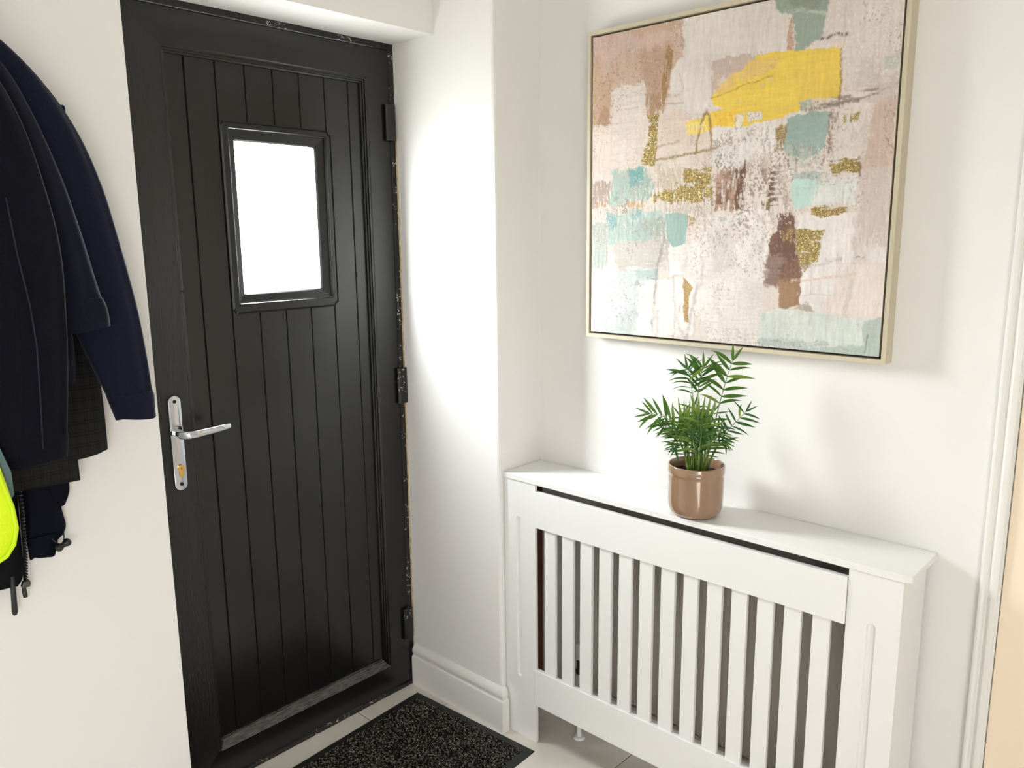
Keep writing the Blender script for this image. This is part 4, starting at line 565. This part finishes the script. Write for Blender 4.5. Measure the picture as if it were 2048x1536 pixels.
    sw = np.clip((vn(230, 120, 24)*.5+.5*vn(265, 265, 25)-.64)*10, 0, 1)*np.clip((vn(10, 10, 26)-.5)*4, 0, 1)*.5*(1-.9*flat)*(1-gold)
    img = img*(1-sw[..., None])+lin((236, 226, 220))*sw[..., None]
    hgt = hgt+.5*streakv+.3*streakh
    lum = img.mean(2, keepdims=True); img = np.clip((lum+(img-lum)*.92)*.96, 0, .85)
    ca, cb = Y0-.0150, Y1+.0150; za, zb = Z1-.0150, Z0+.0150; off = ORG[root.name]
    V = np.stack([np.full((n, n), XFr+.0045-off.x)-hgt*.0011, ca+(cb-ca)*U-off.y, za+(zb-za)*Vv-off.z], 2).reshape(-1, 3)
    ii = np.arange(n*n).reshape(n, n); F = np.stack([ii[:-1, :-1], ii[1:, :-1], ii[1:, 1:], ii[:-1, 1:]], 2).reshape(-1, 4)
    me = bpy.data.meshes.new('canvas')
    me.vertices.add(len(V)); me.vertices.foreach_set('co', V.astype(np.float32).ravel())
    me.loops.add(F.size); me.loops.foreach_set('vertex_index', F.astype(np.int32).ravel())
    me.polygons.add(len(F)); me.polygons.foreach_set('loop_start', np.arange(0, F.size, 4, dtype=np.int32)); me.update(calc_edges=True)
    me.polygons.foreach_set('use_smooth', np.ones(len(F), bool))
    at = me.color_attributes.new('paint', 'FLOAT_COLOR', 'POINT'); at.data.foreach_set('color', np.concatenate([img, np.ones((n, n, 1))], 2).astype(np.float32).ravel())
    ag = me.attributes.new('gold', 'FLOAT', 'POINT'); ag.data.foreach_set('value', np.clip(gold, 0, 1).astype(np.float32).ravel())
    m = material('painted_canvas', (.5, .5, .5, 1), .6, spec=.3); N = m.node_tree.nodes; L = m.node_tree.links; b = N['Principled BSDF']
    v = N.new('ShaderNodeVertexColor'); v.layer_name = 'paint'; a = N.new('ShaderNodeAttribute'); a.attribute_name = 'gold'
    tc_ = N.new('ShaderNodeTexCoord'); vo = N.new('ShaderNodeTexVoronoi'); vo.inputs['Scale'].default_value = 420; L.new(tc_.outputs['Object'], vo.inputs['Vector'])
    sx = N.new('ShaderNodeSeparateColor'); L.new(vo.outputs['Color'], sx.inputs[0])
    rp_ = N.new('ShaderNodeValToRGB'); el = rp_.color_ramp.elements; el[0].color = srgb(116, 94, 52); el[1].color = srgb(250, 238, 176); el[0].position = .1; el[1].position = .97
    e2 = el.new(.55); e2.color = srgb(164, 140, 84); e3 = el.new(.85); e3.color = srgb(200, 178, 112); L.new(sx.outputs[0], rp_.inputs[0])
    mx = N.new('ShaderNodeMix'); mx.data_type = 'RGBA'; k = N.new('ShaderNodeMath'); k.operation = 'MULTIPLY'; k.inputs[1].default_value = .75; L.new(a.outputs['Fac'], k.inputs[0]); L.new(k.outputs[0], mx.inputs[0])
    L.new(v.outputs[0], mx.inputs[6]); L.new(rp_.outputs[0], mx.inputs[7]); L.new(mx.outputs[2], b.inputs['Base Color'])
    mm = N.new('ShaderNodeMath'); mm.operation = 'MULTIPLY'; mm.inputs[1].default_value = .3; L.new(a.outputs['Fac'], mm.inputs[0]); L.new(mm.outputs[0], b.inputs['Metallic'])
    me.materials.append(m); o = bpy.data.objects.new('canvas', me); link(o, root)
    MB().box(XFr+.006, XFr+.0238, cb+.001, ca-.001, zb+.001, za-.001).build('canvas_edge', 'oak', root)
painting()

# ------------------------------------------------------------------ potted palm
def palm():
    pc = Vector((.8935, -1.0205, ZT1)); d = Vector((.87097, .49133, 0)); r = Vector((.49133, -.87097, 0))
    root = thing('potted_palm', 'small green parlour palm in a glossy taupe pot on the radiator cover', 'potted plant', pc)
    prof = [(0, .0004), (.044, .0004), (.052, .002), (.0585, .0065), (.0635, .014), (.0662, .024), (.0675, .04), (.0680, .100), (.0683, .1075), (.0690, .1085), (.0692, .1100), (.0690, .1268), (.0680, .1285), (.0660, .1288), (.0648, .1275), (.0643, .11), (.0640, .095)]
    MB().lathe(prof, pc, 72).build('pot', 'pot', root, .9)
    rng = random.Random(7)
    # soil disc, lumpy
    mb = MB(); vs = [(pc.x, pc.y, pc.z+.108)]; fs = []; nr, ns = 6, 40
    for i in range(1, nr+1):
        for k in range(ns):
            th = 2*math.pi*k/ns; rr = .0646*i/nr; vs.append((pc.x+rr*math.cos(th), pc.y+rr*math.sin(th), pc.z+.104+rng.uniform(-.002, .003)))
    fs += [(0, 1+k, 1+(k+1) % ns) for k in range(ns)]
    for i in range(nr-1): fs += [(1+i*ns+k, 1+(i+1)*ns+k, 1+(i+1)*ns+(k+1) % ns, 1+i*ns+(k+1) % ns) for k in range(ns)]
    mb.add(vs, fs).build('soil', 'soil', root, 3.2)
    P = lambda a, h, dep: pc+r*a+d*dep+Vector((0, 0, h))
    # leaflet meshes: lanceolate blades along +x, arching down
    leaf_meshes = {}
    def leaf_mesh(mat, droop):
        key = (mat, droop)
        if key in leaf_meshes: return leaf_meshes[key]
        n = 8; vs = []; fs = []
        for i in range(n+1):
            t = i/n; w = .070*(math.sin(math.pi*min(t*1.0+.02, 1)**.72))**.85 if i < n else .002
            ang = droop*t*t; x = t*(1-.28*droop*t*t*.6); z = -.42*droop*t**2.2
            vs += [(x, -w, z+.018*w/.08), (x, 0, z-.012*w/.08), (x, w, z+.018*w/.08)]
        for i in range(n): fs += [(3*i, 3*i+3, 3*i+4, 3*i+1), (3*i+1, 3*i+4, 3*i+5, 3*i+2)]
        me = bpy.data.meshes.new('leaflet'); me.from_pydata(vs, [], fs); me.materials.append(M[mat])
        for p in me.polygons: p.use_smooth = True
        leaf_meshes[key] = me; return me
    def leaflet(parent, base, direc, nrm, length, mat, droop, width=1.0):
        x = direc.normalized(); z = (nrm-x*nrm.dot(x)).normalized(); y = z.cross(x)
        o = bpy.data.objects.new('leaflet', leaf_mesh(mat, droop)); link(o, parent)
        m = Matrix((x*length, y*length*width, z*length)).transposed().to_4x4(); m.translation = base-ORG[root.name]
        o.matrix_local = m
    def bez(p, t):
        n = len(p)-1
        if n == 2: return p[0]*(1-t)**2+p[1]*2*t*(1-t)+p[2]*t*t
        return p[0]*(1-t)**3+p[1]*3*t*(1-t)**2+p[2]*3*t*t*(1-t)+p[3]*t**3
    count = [0]
    def frond(ctrl, t0, pairs, l0, mat, droop, spread=.75, side=None, nvec=None, width=1., term=True):
        p = [P(*c) for c in ctrl]; pts = [bez(p, i/14) for i in range(15)]
        fr = MB().tube(pts, [.0017*(1-.62*i/14) for i in range(15)], 6).build('frond', 'stem', root, 3.2)
        for q in range(pairs):
            t = t0+(1-t0)*(q+.3)/pairs; b = bez(p, t); tg = (bez(p, min(t+.03, 1))-bez(p, t-.03)).normalized()
            view = (nvec or (-d+Vector((0, 0, .55)))).normalized()
            sd = tg.cross(view).normalized()
            for s in (-1, 1):
                if side and s != side and q % 3: continue
                dr = tg*(1-spread*.6)+sd*s*spread+Vector((rng.uniform(-.2, .2), rng.uniform(-.2, .2), rng.uniform(-.16, .18)))
                ln = l0*(.72+.5*math.sin(math.pi*(.15+.75*q/pairs)))*rng.uniform(.82, 1.12)
                nz = view+Vector((rng.uniform(-.5, .5), rng.uniform(-.5, .5), rng.uniform(.1, .8)))
                leaflet(fr, b+sd*s*.0008, dr, nz, ln, mat if rng.random() < .75 else rng.choice(('leafA', 'leafB', 'leafC')), rng.choice((.15, .5, .9)) if droop is None else droop, width*rng.uniform(.85, 1.15)); count[0] += 1
        if term:
            e = bez(p, 1); tg = (e-bez(p, .94)).normalized(); sd = tg.cross(-d).normalized()
            for s in (-.3, .3):
                leaflet(fr, e-tg*.004, tg+sd*s, -d+Vector((0, 0, .4)), l0*.8, mat, .15, width); count[0] += 1
    # the tall fronds that make the outline (lateral, height, depth)
    frond([(.020, .10, .0), (.036, .22, .0), (.052, .31, -.01), (.076, .392, -.02)], .56, 7, .054, 'leafA', None, .85, width=1.15)
    frond([(-.004, .10, .01), (-.010, .25, .01), (-.002, .33, 0), (.010, .372, -.01)], .60, 6, .054, 'leafA', None, .6)
    frond([(-.012, .10, -.005), (-.010, .24, -.01), (-.012, .34, -.015), (-.030, .368, -.02)], .60, 7, .050, 'leafC', .9, .85)
    frond([(-.014, .10, -.01), (-.020, .22, -.02), (-.062, .255, -.03), (-.116, .258, -.04)], .40, 8, .052, 'leafA', .5, .62)
    frond([(.020, .10, -.005), (.034, .17, -.01), (.072, .225, -.02), (.112, .272, -.03)], .55, 6, .040, 'leafC', None, .85)
    frond([(-.018, .10, -.02), (-.03, .20, -.03), (-.06, .235, -.04), (-.085, .228, -.045)], .45, 6, .036, 'leafC', .5, .7)
    frond([(-.018, .10, -.02), (-.024, .175, -.03), (-.040, .196, -.04), (-.056, .182, -.05)], .60, 3, .036, 'leafC', .9, .8)
    frond([(.024, .10, -.01), (.038, .17, -.02), (.056, .205, -.03), (.068, .192, -.035)], .58, 3, .034, 'leafC', .9, .8)
    # young upright spears
    for a, h, dep, tip in ((-.028, .215, -.02, -.036), (.000, .225, -.025, .001), (.016, .222, -.02, .030), (.008, .20, -.035, .012), (-.012, .205, -.03, -.016)):
        p0 = P(a*.5, .10, dep); p1 = P(a, h, dep); tp = P(tip, h+.095, dep-.005)
        fr = MB().tube([p0, p0.lerp(p1, .5)+r*.001, p1], [.0018, .0016, .0012], 6).build('frond', 'stem', root, 3.2)
        for s in (-.16, 0, .17):
            leaflet(fr, p1-(tp-p1)*.18, (tp-p1).normalized()+r*s, -d+r*s*2, (tp-p1).length*rng.uniform(.95, 1.15), 'leafB', .15, .62); count[0] += 1
    # bushy middle
    for a, h, dep, ta, th_ in ((-.022, .19, -.035, -.052, .222), (-.010, .20, -.04, -.028, .243), (.004, .20, -.045, .000, .252), (.016, .20, -.04, .022, .250), (.026, .19, -.03, .048, .236), (-.02, .18, .02, -.045, .245),
                               (.012, .18, .03, .040, .258), (.000, .17, -.05, -.012, .208), (.016, .165, -.05, .034, .204), (-.006, .19, .03, -.010, .268), (-.024, .165, -.04, -.048, .200), (.022, .17, -.03, .052, .214), (.004, .175, -.055, .010, .226)):
        frond([(a*.6, .10, dep*.5), (a, h, dep), (ta, th_, dep*1.2)], .50, 5, .040, rng.choice(('leafA', 'leafC', 'leafC', 'leafA')), None, .85, width=.9)
    # bare lower stems
    for i in range(20):
        a = rng.uniform(-.030, .030); dep = rng.uniform(-.028, .028)
        MB().tube([P(a*.75, .100, dep*.8), P(a*.95, .15, dep), P(a*1.15+rng.uniform(-.006, .006), rng.uniform(.18, .23), dep*1.2)], [.0021, .0017, .0010], 6).build('stem', 'stem', root, 3.2)
palm()

# ------------------------------------------------------------------ garments on the left
def loft_rows(secs, rows):
    z = [s[0] for s in secs]; out = []
    k = np.arange(len(secs), dtype=float); t = np.linspace(0, len(secs)-1, rows)
    A = np.array(secs, float)
    res = []
    for tt in t:
        i = min(int(tt), len(secs)-2); f = tt-i
        p0, p1, p2, p3 = A[max(i-1, 0)], A[i], A[i+1], A[min(i+2, len(secs)-1)]
        res.append(.5*((2*p1)+(-p0+p2)*f+(2*p0-5*p1+4*p2-p3)*f*f+(-p0+3*p1-3*p2+p3)*f**3))
    return res
def cloth(name, secs, mat, parent, rows=44, n=40, folds=.05, k=(3, 5, 8), seed=0, hem=.02, square=.8, sub=None):
    """secs: (z, x centre, y centre, half width, half depth); a hollow hanging shape with soft vertical folds"""
    rng = random.Random(seed); ph = [rng.uniform(0, 6.28) for _ in range(9)]
    R = loft_rows(secs, rows); vs = []; fs = []
    for j, (z, x, y, a, b) in enumerate(R):
        u = j/(rows-1); env = folds*min(1, u*3+.15)
        for i in range(n):
            th = 2*math.pi*i/n; c, s = math.cos(th), math.sin(th)
            c2 = math.copysign(abs(c)**square, c); s2 = math.copysign(abs(s)**square, s)
            m = sum(math.sin(kk*th+ph[q]+u*(2+q)*1.3) for q, kk in enumerate(k))/len(k)
            crease = .35*math.sin(u*17+ph[4]+th*2)*env
            vs.append((x+a*c2*(1+env*m*.35), y+b*s2*(1+env*m*3.2+crease), z+.004*math.sin(2*th+ph[5])*u))
    m0 = rows
    z, x, y, a, b = R[-1]                                   # hem turned up inside
    last = vs[-n:]
    vs += [(x+(p[0]-x)*.93, y+(p[1]-y)*.82, p[2]+.001) for p in last]; vs += [(x+(p[0]-x)*.9, y+(p[1]-y)*.7, p[2]+hem) for p in last]; m0 += 2
    fs = [(j*n+i, j*n+(i+1) % n, (j+1)*n+(i+1) % n, (j+1)*n+i) for j in range(m0-1) for i in range(n)]+[tuple(range(n)), tuple(range((m0-1)*n, m0*n))]
    return MB().add(vs, fs).build(name, mat, parent, 1.2)
def strip(pts, w, th, name, mat, parent):
    """flat ribbon lying on the front of a garment"""
    return MB().tube(pts, [w]*len(pts), 8).build(name, mat, parent, 1.2)

# navy wool coat: the long sleeve nearest the door
c1 = thing('overcoat', 'navy wool coat whose long cuffed sleeve hangs nearest the black door', 'coat', (-.50, -.28, 1.1))
cloth('body', [(1.97, -.50, -.274, .05, .014), (1.93, -.50, -.275, .10, .016), (1.88, -.50, -.276, .165, .018), (1.80, -.49, -.277, .215, .018), (1.65, -.48, -.277, .225, .018), (1.40, -.48, -.277, .222, .018), (1.12, -.49, -.276, .215, .017)], 'navy', c1, seed=1)
sl1 = cloth('sleeve', [(1.905, -.398, -.280, .030, .018), (1.865, -.355, -.282, .050, .022), (1.80, -.309, -.284, .064, .025), (1.72, -.267, -.285, .070, .026), (1.62, -.235, -.285, .073, .026), (1.50, -.208, -.285, .0705, .026), (1.38, -.183, -.285, .066, .026), (1.29, -.165, -.285, .057, .026), (1.222, -.1505, -.284, .047, .025), (1.196, -.145, -.284, .0435, .024)], 'navy', c1, seed=2, folds=.06)
cloth('cuff', [(1.202, -.1455, -.284, .0455, .0255), (1.19, -.143, -.284, .0455, .0255), (1.170, -.1405, -.284, .0425, .0245), (1.147, -.137, -.284, .0395, .0235)], 'navy', sl1, rows=10, seed=3, folds=.02)
MB().box(-.225, -.209, -.281, -.269, 1.742, 1.766, .004).build('shoulder_tab', 'navy', sl1)
# midnight coat in front of it with a short turned cuff
c2 = thing('coat', 'midnight blue coat with a short angled cuff, in front of the navy sleeve', 'coat', (-.52, -.345, 1.2))
cloth('body', [(1.93, -.525, -.340, .05, .014), (1.88, -.525, -.343, .11, .017), (1.80, -.515, -.345, .17, .019), (1.65, -.505, -.346, .20, .020), (1.45, -.495, -.346, .222, .020), (1.32, -.490, -.346, .226, .019), (1.25, -.490, -.345, .222, .017)], 'navy2', c2, seed=5)
sl2 = cloth('sleeve', [(1.87, -.425, -.345, .03, .015), (1.82, -.387, -.347, .055, .020), (1.745, -.357, -.349, .064, .023), (1.64, -.323, -.350, .066, .024), (1.54, -.299, -.350, .066, .024), (1.45, -.279, -.350, .063, .024), (1.395, -.267, -.350, .062, .024), (1.36, -.259, -.350, .061, .024)], 'navy2', c2, seed=6, folds=.06)
cuff2 = cloth('cuff', [(1.405, -.2685, -.350, .0635, .025), (1.385, -.263, -.350, .0640, .025), (1.362, -.259, -.350, .0625, .0245), (1.346, -.256, -.350, .060, .024)], 'navy2', sl2, rows=8, seed=7, folds=.02)
# black navy jacket in front
c3 = thing('jacket', 'blackish jacket with a long straight sleeve, foremost of the dark coats', 'jacket', (-.56, -.41, 1.1))
sl3 = cloth('sleeve', [(1.86, -.453, -.405, .03, .014), (1.80, -.420, -.408, .052, .019), (1.72, -.394, -.410, .062, .022), (1.62, -.374, -.410, .066, .023), (1.50, -.358, -.410, .067, .023), (1.36, -.354, -.410, .060, .023), (1.24, -.358, -.409, .054, .022), (1.165, -.362, -.408, .050, .021)], 'navy3', c3, seed=8, folds=.06)
cloth('cuff', [(1.170, -.362, -.408, .0515, .022), (1.155, -.3625, -.408, .0515, .022), (1.124, -.364, -.408, .049, .021)], 'navy3', sl3, rows=8, seed=9, folds=.02)
cloth('body', [(1.93, -.58, -.402, .05, .013), (1.87, -.58, -.408, .12, .017), (1.78, -.57, -.413, .17, .020), (1.60, -.555, -.418, .190, .021), (1.40, -.55, -.419, .202, .020), (1.24, -.555, -.418, .200, .018), (1.14, -.56, -.416, .185, .016)], 'navy3', c3, seed=10)
MB().tube([(-.372, -.4365, 1.585), (-.366, -.438, 1.49), (-.3555, -.436, 1.405), (-.352, -.4345, 1.335), (-.356, -.4335, 1.24), (-.361, -.432, 1.15)], .0013, 6).build('front_seam', 'thread', c3, 3.2)
# charcoal check blazer behind
c4 = thing('blazer', 'charcoal check wool blazer hanging behind the dark coats', 'jacket', (-.48, -.23, 1.0))
cloth('body', [(1.85, -.505, -.231, .08, .010), (1.75, -.495, -.231, .16, .012), (1.55, -.485, -.231, .20, .012), (1.25, -.475, -.231, .225, .012), (1.10, -.470, -.231, .230, .012), (1.026, -.467, -.231, .228, .011)], 'check', c4, seed=11, folds=.07)
sl4 = cloth('sleeve', [(1.62, -.267, -.233, .045, .012), (1.45, -.251, -.233, .052, .013), (1.30, -.237, -.233, .052, .013), (1.17, -.231, -.233, .050, .013), (1.075, -.228, -.233, .046, .012)], 'check', c4, seed=12, folds=.07)
# navy anorak with drawcord toggle
c5 = thing('anorak', 'navy anorak with a drawcord toggle, below the check blazer hem', 'jacket', (-.31, -.196, .87))
cloth('body', [(1.40, -.305, -.196, .036, .011), (1.10, -.303, -.196, .038, .012), (1.01, -.304, -.196, .037, .012), (.965, -.306, -.196, .034, .012), (.925, -.305, -.196, .037, .012), (.905, -.308, -.196, .034, .011)], 'shell2', c5, seed=13, folds=.09)
cloth('sleeve', [(1.12, -.286, -.200, .030, .011), (1.05, -.280, -.200, .026, .011), (1.00, -.274, -.200, .020, .010), (.974, -.276, -.200, .013, .008)], 'shell2', c5, rows=16, seed=14, folds=.06)
cloth('hem_band', [(.918, -.314, -.200, .030, .012), (.905, -.315, -.200, .029, .012), (.886, -.317, -.200, .026, .011), (.872, -.319, -.200, .023, .010)], 'shell2', c5, rows=14, seed=15, folds=.09)
tg = MB().lathe([(0, .0165), (.0050, .0155), (.0085, .0115), (.0088, .0075), (.0062, .0025), (.0058, -.0020), (.0082, -.0065), (.0090, -.0105), (.0062, -.0150), (0, -.0165)], (0, 0, 0), 20)
tg.v = [(-.2825+.92*v[2]-.39*v[0], -.215+v[1], .890+.39*v[2]+.92*v[0]) for v in tg.v]
tgo = tg.build('toggle', 'plastic', c5, .9)
MB().tube([(-.303, -.209, .915), (-.298, -.213, .903), (-.290, -.214, .894)], .0014, 6).tube([(-.276, -.206, .920), (-.278, -.212, .906), (-.281, -.214, .896)], .0014, 6).build('cord', 'plastic', tgo, 3.2)
# black zipped jacket
c6 = thing('zip_jacket', 'black jacket with an open zip edge hanging lowest of the coats', 'jacket', (-.45, -.196, .8))
cloth('body', [(1.50, -.49, -.196, .12, .010), (1.15, -.473, -.196, .122, .011), (1.00, -.470, -.196, .122, .012), (.90, -.470, -.196, .1195, .012), (.845, -.473, -.196, .117, .012), (.825, -.481, -.196, .112, .011)], 'shell', c6, seed=16, folds=.09)
zp = [(-.348, -.206, 1.07), (-.3475, -.206, .98), (-.351, -.206, .90), (-.357, -.206, .835)]
zt = MB().tube(zp, .0034, 8).build('zip_tape', 'shell', c6, 3.2)
tm = MB(); nt_ = 34
for i in range(nt_):
    t = i/(nt_-1)*3; k_ = min(int(t), 2); f = t-k_; x = zp[k_][0]*(1-f)+zp[k_+1][0]*f; z = zp[k_][2]*(1-f)+zp[k_+1][2]*f
    tm.box(x-.001, x+.0045, -.2115, -.2065, z-.0013, z+.0013)
teeth = tm.build('zip_teeth', 'plastic', zt); teeth['kind'] = 'stuff'
zs_ = MB().prism([(-.366, .822), (-.352, .820), (-.3485, .826), (-.3500, .834), (-.362, .834)], 'y', -.214, -.202, .0015).build('zip_slider', 'zipmetal', c6)
MB().tube([(-.362, -.210, .823), (-.362, -.211, .815), (-.361, -.211, .801)], [.0035, .0048, .0044], 10).build('zip_pull', 'plastic', zs_, .8)
MB().tube([(-.379, -.206, .850), (-.3805, -.206, .806), (-.382, -.206, .774), (-.3823, -.206, .768)], [.0040, .0052, .0056, .0035], 12).build('cord_end', 'plastic', c6, .8)
# hi-vis waistcoat
c7 = thing('safety_vest', 'fluorescent yellow safety vest with grey tape at the left edge', 'vest', (-.56, -.462, .97))
vb = cloth('body', [(1.80, -.625, -.462, .030, .006), (1.74, -.625, -.462, .055, .007), (1.62, -.615, -.462, .075, .008), (1.50, -.61, -.462, .095, .008), (1.30, -.59, -.463, .12, .009), (1.20, -.57, -.464, .120, .009), (1.10, -.545, -.464, .115, .009), (1.04, -.540, -.464, .1160, .009), (1.00, -.545, -.464, .109, .009), (.975, -.555, -.464, .096, .008)], 'hivis', c7, seed=18, folds=.06)
MB().tube([(-.4550, -.467, 1.17), (-.4400, -.468, 1.12), (-.4290, -.468, 1.07), (-.4265, -.468, 1.03), (-.4335, -.468, 1.003), (-.4460, -.468, .986), (-.468, -.468, .976), (-.508, -.468, .973)], [.004]*8, 8).build('edge_binding', 'hivisedge', vb, 3.2)
MB().prism([(-.508, 1.24), (-.455, 1.24), (-.431, 1.17), (-.419, 1.125), (-.419, 1.085), (-.427, 1.075), (-.508, 1.06)], 'y', -.453, -.448, .0015).build('reflective_tape', 'reflex', vb)
